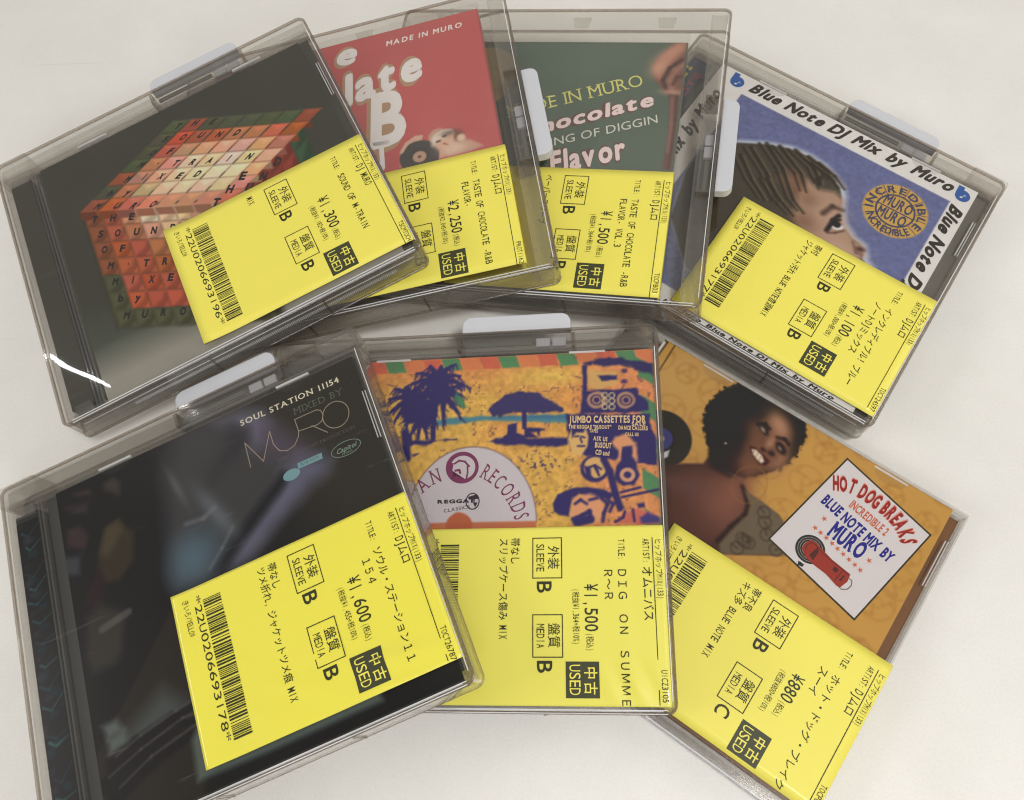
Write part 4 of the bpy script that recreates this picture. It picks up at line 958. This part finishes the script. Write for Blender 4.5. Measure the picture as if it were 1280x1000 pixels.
# ---------- 6: beach
keeper(6, 'clear security case around the orange beach cover, lower middle of the pile', 'top')
j = jewel(6, 'CD with orange beach scene and record label print, sticker reading 1,500 yen', (92, 88, 80), (86, 80, 74), right_margin=False)
p = Paint(-60, 59.9, -60, 60, (222, 176, 92)); ind = (62, 56, 108)
n_ = vnoise(p.U + 80, p.V + 80, 22, 21); p.mix(np.clip((n_ - .45) * 4, 0, 1) * .55 * np.clip((p.V - 10) / 30, 0, 1), (222, 128, 86)); p.mix(np.clip((p.V - 44) / 16, 0, 1) * .8, (206, 118, 88))
p.mix(np.clip((p.U - 28) / 12, 0, 1) * .75, (220, 140, 100)); p.blob([(22.9,51.4)][0], 16, 5, (226, 190, 96), .9)
ra = np.random.default_rng(9)
p.grain(.15, 1.6, 5); spk = vnoise(p.U + 60, p.V + 60, 1.1, 77, 2); p.mix(np.clip((spk - .68) * 14, 0, 1) * .6 * (vnoise(p.U + 90, p.V + 90, 9, 3) > .5), (120, 84, 90))
# air mail stripes along the top and right edges
cols = [(70, 138, 98), (216, 128, 88), (204, 100, 84)]
for k in range(17):
    x0_ = -60 + k * 7.1; p.poly([(x0_ + 1.8, 55.2), (x0_ + 8.4, 55.2), (x0_ + 6.6, 60), (x0_, 60)], cols[k % 3], .25, .85, .3)
for k in range(8):
    y0_ = 54 - k * 13.6; p.poly([(54.4, y0_ + 3), (60, y0_ - 1), (60, y0_ - 8), (54.4, y0_ - 4)], cols[(k * 2) % 2 if k % 2 else 0], .25, .85, .3)
# sea
p.poly([(-19.0,36.5),(-1.2,37.2),(30.1,36.5),(29.6,33.4),(-1.1,35.3),(-18.0,34.0)], (84, 136, 150), .5, 1, .5); p.poly([(0.7,36.9),(29.6,36.0),(29.6,35.1),(0.7,36.2)], (70, 110, 150), .5, .7, .4)
# palms
def leafy(c, n, r, seed, col=ind, droop=.35, asp=1.0):
    rr_ = np.random.default_rng(seed)
    for k in range(n):
        a_ = 2 * math.pi * k / n + rr_.normal(0, .12); L_ = r * (.75 + .35 * rr_.random())
        P_ = [(c[0] + math.cos(a_) * L_ * t_ * asp, c[1] + math.sin(a_) * L_ * t_ - droop * L_ * t_ * t_) for t_ in (0, .25, .5, .75, 1.0)]
        p.stroke(P_, 3.0, col, .4, 1, .5)
        for t_ in np.linspace(.2, 1, 9):
            x, y = np.interp(t_ * 4, range(5), [q_[0] for q_ in P_]), np.interp(t_ * 4, range(5), [q_[1] for q_ in P_]); p.stroke([(x, y), (x + rr_.normal(0, 1.2) + (1.0 if math.cos(a_) > 0 else -1.0), y - 1.4 - rr_.random() * 1.8)], .8, col, .3, 1, .3)
leafy([(-18.5,51.8)][0], 13, 11.5, 1); leafy([(-27.9,44.7)][0], 11, 9.5, 2); leafy([(-16.2,46.3)][0], 9, 8.5, 3); leafy([(-24.1,37.5)][0], 8, 6.5, 4); p.poly([(-29.9,44.8),(-22.3,44.5),(-17.3,38.6),(-20.5,33.8),(-25.4,36.1),(-28.7,34.8),(-31.1,39.9)], ind, .6, 1, 1.5)
p.poly([(-11.7,44.0),(-10.7,46.1),(-8.0,43.9),(-7.5,40.3),(-9.2,40.7)], (70, 130, 100), .4, .9, 1)
p.stroke([(-19.5,51.5),(-20.0,42.2),(-19.4,35.9),(-19.2,29.3)], 2.0, ind, .4); p.poly([(-29.3,32.8),(-27.2,30.6),(-27.1,29.2),(-10.6,28.8),(-16.9,28.2),(-21.6,26.6),(-29.7,27.1)], ind, .4, 1, .8); p.stroke([(-29.6,32.1),(-28.4,22.4)], 3, ind, .5); p.poly([(-26.8,23.7),(-24.1,24.0),(-26.1,22.7)], ind, .4, 1, .5)
# parasol, table and chairs with their shadow
p.poly([(0.4,38.8),(2.5,41.5),(6.6,44.7),(11.8,46.0),(18.2,45.5),(22.8,42.5),(27.4,39.0),(27.8,37.7),(22.8,37.5),(15.5,37.4),(9.9,38.0),(6.3,37.2),(4.9,36.3),(2.5,37.1)], (68, 62, 108), .4, 1, .7, 1.5); p.stroke([(13.7,38.1),(13.8,32.3)], 1.7, ind, .3)
p.poly([(7.7,33.5),(11.1,34.1),(11.1,30.5),(13.7,29.5),(13.7,32.1),(15.9,32.3),(21.1,31.6),(21.3,30.9),(19.1,30.7),(19.6,28.8),(18.7,28.6),(18.2,30.5),(16.4,30.3),(19.1,28.2),(15.0,28.3),(6.4,27.9),(6.3,29.3),(7.4,29.7)], ind, .35, 1, .4); p.poly([(0.4,27.6),(6.4,28.6),(13.7,28.7),(29.0,28.0),(29.2,25.2),(19.1,25.2),(10.0,25.8),(4.6,26.5)], ind, .5, 1, .9)
p.mix(np.clip((vnoise(p.U + 10, p.V + 40, 1.2, 15, 2) - .66) * 14, 0, 1) * np.exp(-((p.U - 18) / 16) ** 2 - ((p.V - 18.5) / 3.0) ** 2) * .8, ind)
# cassette stack and signs on the right
p.poly([(34.9,55.6),(37.6,55.3),(41.7,53.8),(46.5,54.3),(47.9,55.0),(52.6,52.9),(60.5,49.2),(61.7,45.5),(60.8,54.3),(44.6,57.7),(39.7,56.9)], (60, 56, 100), .5, 1, 1.3)
p.poly([(34.5,54.9),(36.4,54.8),(36.4,45.2),(46.2,45.2),(53.6,45.6),(54.6,43.3),(56.1,41.5),(57.4,40.0),(57.3,37.2),(53.2,36.1),(33.8,36.8),(34.6,42.4)], ind, .4, 1, .6)
for cc in [(39.5,41.5),(49.8,41.0)]: p.ell(cc, 3.3, 3.1, (190, 146, 120), .4, 1, 0, .4); p.ell(cc, 2.3, 2.1, ind, .4); p.ring(cc, 1.3, .5, (206, 150, 110), .3)
p.poly([(36.9,53.3),(47.5,52.0),(47.3,46.2),(36.7,46.0)], (214, 172, 108), .5, .9, 1.0); p.poly([(39.9,50.9),(47.2,50.7),(47.0,48.8),(41.7,48.6)], ind, .4, 1, .4)
for cc in [(49.6,52.1),(49.4,48.1)]: p.ell(cc, 1.1, .9, (92, 66, 104), .3)
for cc in [(42.4,43.2),(42.4,41.0),(42.3,38.9),(44.9,43.0),(44.9,40.9),(44.8,38.7)]: p.ring(cc, .95, .4, (216, 196, 146), .25)
p.poly([(28.8,36.5),(57.9,35.7),(57.9,30.1),(59.4,27.3),(59.6,17.0),(52.5,18.3),(50.0,20.7),(45.4,19.8),(35.5,21.2),(29.6,22.8),(29.0,31.2)], ind, .4, 1, 1.0)
fp = [(30.4,31.1),(32.4,32.1),(35.4,31.3),(36.3,28.1),(35.9,24.6),(33.5,20.9),(30.2,22.4),(29.3,27.7)]; p.poly(fp, (224, 182, 118), .4); p.poly([(30.4,31.1),(32.4,32.1),(35.4,31.3),(34.7,29.6),(32.0,29.7),(30.6,27.6)], ind, .4)
for q_ in ([(31.7,28.3),(32.9,28.4)], [(33.8,28.2),(35.0,27.8)], [(32.6,24.8),(34.9,24.7)], [(33.5,27.5),(34.0,26.1)]): p.stroke(q_, .7, ind, .25)
p.poly([(45.6,27.8),(49.3,28.3),(52.8,25.4),(52.5,18.6),(49.8,16.6),(46.3,17.4),(46.4,22.2),(44.3,25.7)], (224, 158, 116), .6, 1, .8)
p.poly([(47.8,23.9),(51.5,24.5),(51.0,20.7),(52.5,17.9),(53.3,13.8),(51.5,10.5),(47.7,10.0),(44.8,12.7),(45.6,16.8),(47.3,19.4)], ind, .4, 1, .5); p.ell([(49.3,14.0)][0], 2.6, 2.5, (214, 160, 130), .3); p.ell([(49.3,14.0)][0], 1.3, 1.2, ind, .3)
tr = [(38.2,16.5)][0]; p.ell(tr, 4.9, 4.8, ind, .35); p.ell((tr[0] + .2, tr[1] + .4), 3.9, 3.7, (222, 178, 118), .35); p.poly([(34.5,17.8),(36.8,17.0),(37.0,14.3),(38.6,12.4),(35.4,13.7)], ind, .4); p.stroke([(39.6,14.2),(38.4,17.0),(39.2,15.6)], .9, ind, .3); p.stroke([(36.4,17.1),(38.4,17.7),(40.4,16.3)], .8, ind, .3)
p.stroke([(41.4,19.6),(43.3,15.5),(45.0,7.4),(46.4,2.7)], 2.4, ind, .4)
p.poly([(23.7,4.6),(25.4,7.9),(29.4,9.5),(35.3,10.3),(40.5,9.5),(44.3,7.4),(43.0,5.5),(39.1,6.2),(32.6,7.7),(30.6,5.8),(29.2,-0.2),(26.0,0.6),(24.0,1.9)], ind, .4, 1, .4)
p.poly([(30.6,6.4),(36.5,7.9),(40.7,5.8),(40.9,1.5),(38.9,-2.0),(32.4,-2.2),(29.5,-0.8),(29.6,3.1)], (226, 160, 120), .8, 1, .5)
for q_, w_ in (([(31.3,4.4),(33.2,5.7),(35.2,4.3)], 1.0), ([(36.2,5.6),(38.8,6.2)], 1.0), ([(30.5,-0.9),(33.8,0.4),(36.1,1.7),(36.4,-0.3)], 1.5), ([(40.1,6.2),(42.3,4.1),(40.9,0.9),(40.5,-1.7)], 1.2), ([(42.3,5.5),(44.2,4.1),(42.9,1.5)], 1.1), ([(31.8,-1.9),(36.3,-1.0)], 3)): p.stroke(q_, w_, ind, .4)
for q_ in ([(46.9,8.0),(53.4,9.5)], [(47.2,6.3),(59.8,8.7)]): p.stroke(q_, .9, ind, .3)
p.poly([(44.0,-2.4),(48.0,0.7),(51.8,2.3),(56.9,1.2),(59.3,-1.5),(59.8,-3.4)], (206, 112, 96), .5, 1, .8); p.poly([(53.0,-0.7),(55.6,1.2),(59.3,-0.8),(59.9,-2.8),(53.5,-2.6)], (76, 70, 130), .5, 1, .8); p.poly([(51.9,3.9),(54.5,4.5),(55.0,2.5),(52.5,2.3)], ind, .4, 1, .5)
for q_ in ([(44.7,-2.1),(47.3,-0.6),(48.0,1.4)], [(50.6,2.0),(51.0,-1.9)]): p.stroke(q_, .9, ind, .3)
# record label half disc
LC = [(-4.1,-3.8),(18.1,-1.1),(-6.5,25.6)]; c6 = (LC[0][0], LC[0][1]); R6 = math.hypot(LC[2][0] - c6[0], LC[2][1] - c6[1])
c6 = ([(-4.8,-0.6)][0][0], [(-4.8,-1.6)][0][1]); R6 = [(-5.5,25.6)][0][1] - c6[1]; RX6 = [(18.0,-1.7)][0][0] - c6[0]
a_ = (c6[0] - RX6 - 2, c6[1]); lp = [(c6[0] + RX6 * math.cos(math.radians(t_)), c6[1] + R6 * math.sin(math.radians(t_))) for t_ in range(0, 181, 6)]
p.poly([(c6[0] + (x - c6[0]) * 1.012, c6[1] + (y - c6[1]) * 1.012) for x, y in lp], (110, 84, 84), .3); p.poly(lp, (206, 198, 206), .3); p.ring(c6, RX6 * .96, 1.6, (190, 182, 192), 1.2, .0, R6 * .96)
p.poly([(c6[0] - RX6 - 2, c6[1] + .4), (c6[0] + RX6, c6[1] + .4), (c6[0] + RX6, c6[1] - 10), (c6[0] - RX6 - 2, c6[1] - 10)], (200, 120, 88), .3); p.ell([(-8.8,-2.1)][0], 4.6, 4.4, (188, 104, 74), .3, 1, 0, .4)
bk = p.build('booklet', j, 8.8, M_PRINT)
pur = inkmat((128, 62, 98))
e6 = [(-8.2,18.3),(-2.3,18.1),(-8.4,24.1)]; re = abs(e6[1][0] - e6[0][0]); rv = abs(e6[2][1] - e6[0][1])
ik = Ink(8.88); ik.ell(e6[0], re, rv); ik.build('label_emblem', pur, bk)
ik = Ink(8.91); ik.ell([(-8.0,18.3)][0], re * .76, rv * .74); ik.build('emblem_face', inkmat((206, 198, 206)), bk)
ik = Ink(8.94); ik.poly([(-13.9,20.6),(-11.3,19.9),(-11.7,17.2),(-10.3,15.5),(-11.6,14.2),(-9.1,12.6),(-6.1,12.9),(-7.1,14.1),(-9.8,15.1),(-13.1,16.6)][::-1]); ik.stroke([(-10.9,19.8),(-9.3,20.8),(-7.3,20.4),(-5.8,18.7)], .7); ik.stroke([(-10.5,17.2),(-9.2,17.4),(-8.9,16.4)], .8); ik.stroke([(-6.3,18.5),(-6.2,16.4),(-6.6,14.1)], .6)
ik.build('emblem_helmet', pur, bk)
ik = Ink(8.9); along(ik, 'RECORDS', [(-2.1,14.8),(0.7,13.2),(3.7,10.9),(6.3,8.1),(8.4,5.0),(9.9,1.6),(10.7,-1.4)], 5.4, .0, True, .9); along(ik, 'AN', [(-22.0,9.4),(-18.8,12.2),(-14.4,13.8)], 5.2, .0, True, .85); ik.build('label_lettering', pur, bk)
ik = Ink(8.9); a = [(-16.7,5.6),(-3.0,5.7)]; ik.line('REGGAE', a[0], a[1], 1.2, .06); a = [(-14.3,2.3),(-4.9,3.7)]; ik.line('CLASSICS', a[0], a[1], 1.2, 0); ec = [(-4.2,6.1)][0]; ik.ring(ec, 2.5, 3.0, .4); ik.poly([(ec[0] - 1.6, ec[1] + 1.6), (ec[0] + 1.4, ec[1] + 2.4), (ec[0] + 2.2, ec[1] + .8), (ec[0] - 1.4, ec[1] + .6)][::-1]); ik.poly([(ec[0] + .2, ec[1] - .6), (ec[0] + 1.8, ec[1] - .4), (ec[0] + 1.0, ec[1] - 2.2)][::-1]); ik.build('label_lettering', inkmat((64, 52, 66)), bk)
cr = inkmat((226, 196, 150)); ik = Ink(8.9)
for tx_, z0, h_ in (('JUMBO CASSETTES FOR', [(29.9,33.4),(56.5,32.5)], 2.5), ('THE REGGAE "BUSOUT"', [(29.4,31.3),(44.4,30.6)], 1.3), ('DANCE CALLERS', [(46.7,30.3),(56.9,29.6)], 1.4), ('SALE', [(51.4,31.4),(56.3,31.4)], 1.3), ('TAPES', [(36.7,29.6),(39.7,29.4)], 1.2), ('CALL US', [(49.0,27.9),(53.7,27.6)], 1.2), ('BUSOUT', [(38.4,24.1),(44.2,23.5)], 1.9), ('ASK US', [(38.0,26.7),(42.9,26.1)], 1.5), ('CD and', [(38.5,21.6),(43.4,20.9)], 1.7)):
    ik.line(tx_, z0[0], z0[1], h_, .04)
ik.build('sign_lettering', cr, bk)
sticker(j, 10.0, -24.9, -3.7, dict(seed=6, code='UICZ3105', artist='オムニバス', title=[('ＤＩＧ　ＯＮ　ＳＵＭＭＥ', 13.6), ('Ｒ〜Ｒ', 13.6)], tw=1.82, price='¥1,500', pb=18.8, tax='(税抜¥1,364+税10%)', grade='BB', notes=[('帯なし', 3.4), ('スリップケース傷み MIX', 3.4)], nw=1.5, num='22U0206693182', lift=0, wave=1.2, aw=1.75, ripple=[(50, -53, 13, 6, .6, .8, .5), (8, -40, 22, 14, .10, .5, 1.1), (52, -30, 8, 16, .12, .7, .2)], mat=paper('yellow_sticker_glossy', (224, 216, 92), .42, .03, .1, 26, .4, .7)), W=84.8, H=56.6)

# ---------- 5: dark cover
keeper(5, 'clear security case around the nearly black cover, lower left of the pile', 'top', caps=((-1, 1), (1, 1)))
j = jewel(5, 'nearly black CD cover with a bluish face, yellow price sticker reading 1,600 yen', (60, 62, 60), (28, 30, 30))
p = Paint(-60, 60, -60, 60, (12, 12, 18)); p.veil = .007
p.mix(np.clip((p.U + p.V * .5 + 2) / 50, 0, 1) * .8, (52, 48, 38))  # paler towards the upper right: ceiling reflection put into the print colour
p.poly([(-11.0,58.6),(-5.8,60.9),(4.7,59.1),(14.3,57.6),(23.3,50.7),(28.0,42.8),(31.8,35.4),(34.8,30.1),(40.8,25.7),(39.1,22.7),(31.8,20.2),(20.8,17.2),(12.2,9.5),(7.3,4.7),(-1.1,5.6),(-12.6,2.4),(-22.5,6.7),(-22.8,25.4),(-19.7,46.8)], (58, 58, 60), 5)
p.poly([(4.7,59.1),(14.5,58.3),(22.0,54.6),(23.6,48.9),(20.0,44.3),(17.5,43.1),(14.6,43.7),(15.6,50.4),(11.2,54.2)], (110, 110, 134), 4); p.poly([(10.6,54.9),(15.6,50.4),(15.0,45.1),(10.5,42.6),(3.7,39.6),(-2.2,37.0),(-0.0,42.9),(4.9,47.6),(7.7,52.7)], (42, 38, 46), 3.5)
p.poly([(19.7,51.6),(26.1,46.9),(32.4,37.5),(37.7,30.2),(30.5,30.6),(20.5,37.7),(18.1,42.8)], (86, 74, 96), 5, .8); p.poly([(24.3,29.8),(31.1,32.7),(40.8,25.7),(38.3,22.3),(32.0,20.8),(26.7,17.4),(18.4,13.9),(9.9,9.1),(4.7,5.8),(-1.4,4.3),(1.5,10.1),(10.3,16.2),(17.6,21.6)], (96, 96, 120), 4, .95)
p.poly([(23.5,29.4),(25.9,27.5),(22.6,23.8),(12.0,16.9),(2.2,9.8),(-5.3,6.1),(-7.9,7.2),(1.2,14.5),(11.7,21.4)], (16, 16, 24), 2); p.stroke([(26.5,21.9),(19.3,17.1),(9.6,10.7),(2.2,7.0)], 3, (100, 100, 120), 3, .4)
p.blob([(-5.0,56.3)][0], 16, 22, (66, 64, 66), .6, 10)
p.poly([(-18.7,21.9),(-11.5,23.2),(-4.2,19.9),(-4.1,13.1),(-9.4,7.7),(-16.7,5.4),(-22.2,6.2),(-23.8,11.8),(-21.9,17.7)], (66, 80, 92), 5); p.blob([(-14.9,13.4)][0], 8, 9, (92, 116, 132), .6);  p.blob([(-2.7,26.1)][0], 3, 13, (120, 128, 140), .55, 25); p.blob([(-14.5,41.1)][0], 1.5, 9, (110, 112, 118), .5, 15); p.stroke([(-14.2,26.7),(-7.4,25.9),(-2.8,27.9)], 1.0, (128, 130, 138), 1.0, .6)
p.stroke([(-9.4,7.7),(-3.6,12.8),(1.7,18.3)], .8, (110, 118, 130), .8, .6)
for P_, c_ in (([(-36.7,56.4),(-34.3,52.8),(-35.9,47.5),(-41.6,52.6),(-41.7,55.7)], (62, 54, 50)), ([(-53.7,57.0),(-46.5,56.1),(-46.4,53.0),(-52.8,55.3)], (66, 52, 50)), ([(-57.9,54.0),(-47.3,51.6),(-48.9,45.7),(-58.2,51.8)], (50, 40, 42)), ([(-58.4,44.6),(-52.2,44.2),(-49.6,38.2),(-52.2,33.6),(-59.2,37.9)], (58, 44, 46)), ([(-61.4,35.4),(-54.1,32.7),(-55.3,25.8),(-61.5,27.4)], (62, 62, 70)), ([(-43.7,37.9),(-38.1,38.9),(-32.8,32.9),(-34.9,22.4),(-41.6,17.5),(-47.2,18.8),(-49.3,26.5)], (56, 46, 34)), ([(-43.5,39.0),(-37.9,40.0),(-37.1,34.9),(-44.4,27.8),(-47.4,30.3)], (74, 64, 46)), ([(-54.0,19.6),(-48.2,26.0),(-47.5,16.8),(-50.8,11.6),(-57.2,14.4)], (44, 24, 30))): p.poly(P_, c_, 1.6, .95)
p.poly([(-58.7,-3.2),(-56.4,10.8),(-49.3,12.8),(-41.0,6.7),(-44.6,-6.7),(-48.1,-10.0),(-57.3,-9.8)], (62, 58, 52), 2.6, .8); p.stroke([(-50.8,4.0),(-40.5,5.8)], 2.6, (100, 98, 96), .5, .6)
p.poly([(-66.3,-40.3),(-24.7,2.1),(-22.9,-29.8),(-26.5,-61.0),(-67.7,-55.7)], (44, 38, 34), 1.5, .9); pass
p.poly([(-52.6,-33.6),(-34.0,-23.0),(-26.8,-30.5),(-25.4,-35.6),(-46.4,-40.5)], (78, 86, 86), 3.5, .8)
for P_ in ([(-56.9,-26.3),(-51.2,-26.3),(-49.2,-30.5),(-55.3,-31.4)], [(-55.3,-31.4),(-48.9,-30.6),(-48.7,-34.6),(-55.3,-35.9)], [(-55.3,-35.9),(-48.8,-35.1),(-50.1,-39.0),(-54.6,-41.1)]): p.poly(P_, (92, 100, 98), 1.4, .95)
for k, P_ in enumerate(([(-54.9,-39.3),(-45.6,-36.4),(-32.5,-33.8),(-23.5,-32.4)], [(-58.4,-44.5),(-46.4,-40.5),(-30.7,-36.8),(-24.5,-37.1)], [(-55.4,-48.8),(-43.4,-43.9),(-25.2,-40.1)])): p.stroke(P_, 5.5, (22, 18, 20), 1.0, .9, 3); p.stroke([(x + 1.5, y + 2.0) for x, y in P_], .6, (110, 106, 108), .5, .55)
p.poly([(-27.7,-42.4),(-24.7,-38.4),(-17.3,-42.8),(18.1,-49.6),(34.1,-50.6),(34.5,-55.4),(-4.0,-55.5),(-28.5,-54.9)], (92, 104, 98), 1.2, .9)
p.mix(np.clip(-(p.V + 57.5) / 1.0, 0, 1) * .0, (0, 0, 0))
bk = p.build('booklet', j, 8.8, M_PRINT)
ik = Ink(8.9); a = [(13.8,52.9),(53.0,52.4)]; ik.line('SOUL STATION 11154', a[0], a[1], 2.2, .012, 0, True, track=.05); ik.build('title_lettering', inkmat((226, 218, 196)), bk)
ik = Ink(8.9); a = [(33.6,47.8),(52.7,47.3)]; ik.line('MIXED BY', a[0], a[1], 2.5, -.015, 0, True, track=.06); ik.build('heading_lettering', inkmat((100, 108, 94)), bk)
ik = Ink(8.9); ik.stroke([(13.4,36.2),(13.6,46.0),(18.4,36.2),(23.4,46.0),(23.5,40.7),(24.9,37.4),(27.6,36.1),(30.6,36.7),(32.8,39.2),(33.5,41.2),(33.3,46.1),(41.7,46.0),(43.2,45.1),(43.6,43.1),(42.5,41.0),(40.6,40.4),(33.5,41.2)], .28); ik.stroke([(38.6,41.0),(43.2,36.0)], .28)
oc = [(47.9,41.0),(52.7,39.5),(49.5,45.9)]; ik.ring(oc[0], math.hypot(oc[1][0] - oc[0][0], oc[1][1] - oc[0][1]), math.hypot(oc[2][0] - oc[0][0], oc[2][1] - oc[0][1]), .28); ik.build('outline_lettering', inkmat((160, 148, 132)), bk)
ik = Ink(8.9); a = [(23.5,33.4),(52.9,33.0)]; ik.line('KING OF DIGGIN PRODUCTION', a[0], a[1], 1.2, -.015, 0, True); ik.build('credit_lettering', inkmat((104, 92, 92)), bk)
cc = [(47.6,27.4),(52.9,27.3),(47.4,30.9)]; an = math.degrees(math.atan2(cc[1][1] - cc[0][1], cc[1][0] - cc[0][0]))
ik = Ink(8.9); ik.ring(cc[0], 5.6, 2.7, .22, 0); a = (cc[0][0] - 3.8, cc[0][1] - .8); ik.line('Capitol', a, (a[0] + 7.6, a[1]), 1.7, .02, .4); ik.line('RECORDS', (cc[0][0] - 2, cc[0][1] - 2.0), (cc[0][0] + 2, cc[0][1] - 2.0), .7); ik.build('label_logo', inkmat((128, 150, 134)), bk)
ik = Ink(8.9); ik.poly([(29.7,29.9),(39.0,29.8),(38.8,27.6),(29.6,27.8)][::-1]); ec = [(26.7,26.9)][0]; ik.ell(ec, 3.2, 2.0, 0); ik.build('blue_label', inkmat((122, 160, 168)), bk)
ik = Ink(8.94); a = [(30.7,28.5),(37.8,28.3)]; ik.line('BLUE NOTE', a[0], a[1], 1.0); ik.build('blue_label_lettering', inkmat((70, 96, 104)), bk)
# inlay art seen through the hinge strip
sp = Paint(-76.8 - POSES[5][2][0] + 1.6, -76.8 - POSES[5][2][0] + 10.4, -55, 55, (22, 24, 26))
ra = np.random.default_rng(4)
for k in range(15):
    y = 52 - k * 7.2 + ra.normal(0, 1.6); x0_ = -76.8 - POSES[5][2][0]; c_ = (74, 108, 112) if k % 2 else (58, 84, 92)
    sp.stroke([(x0_ + 1.6 + ra.random() * 3, y), (x0_ + 5.5, y - 1.2 - ra.random()), (x0_ + 10.4, y + ra.normal(1, 1.2))], .4 + ra.random() * .8, c_, .4, .9, .3); sp.ell((x0_ + 6 + ra.normal(0, 1.5), y - 3.4), 2.4, 1.8, (44, 56, 62), .8, .8, 0, .8)
    sp.ell((x0_ + 4 + ra.normal(0, 1.5), y + 2.5), 2.0, 1.6, (60, 58, 62), .9, .7, 0, .8)
sp.build('inlay_print', j, 8.3, M_PRINT)
sticker(j, 10.0, -23.9, 3.4, dict(seed=5, code='TOCT26787', artist='DJムロ', title=[('ソウル・ステーション１１', 13.4), ('１５４', 15.0)], tw=1.62, price='¥1,600', tax='(税抜¥1,455+税10%)', grade='BB', notes=[('帯なし', 3.4), ('ツメ折れ, ジャケットツメ痕 MIX', 3.4)], nw=1.5, num='22U0206693178', lift=.9, wave=1.4, ripple=[(42, -46, 15, 6, .9, .55, 1.3), (16, -42, 20, 8, .45, .6, 1.0), (0, -30, 16, 16, .16, .45, .9), (40, -18, 18, 18, .14, .4, .6)], mat=paper('yellow_sticker_creased', (228, 218, 76), .4, .03, .1, 20, .4, .8)), W=85.6, H=56.6)

bpy.data.objects.remove(_to)
bpy.data.curves.remove(_cu)
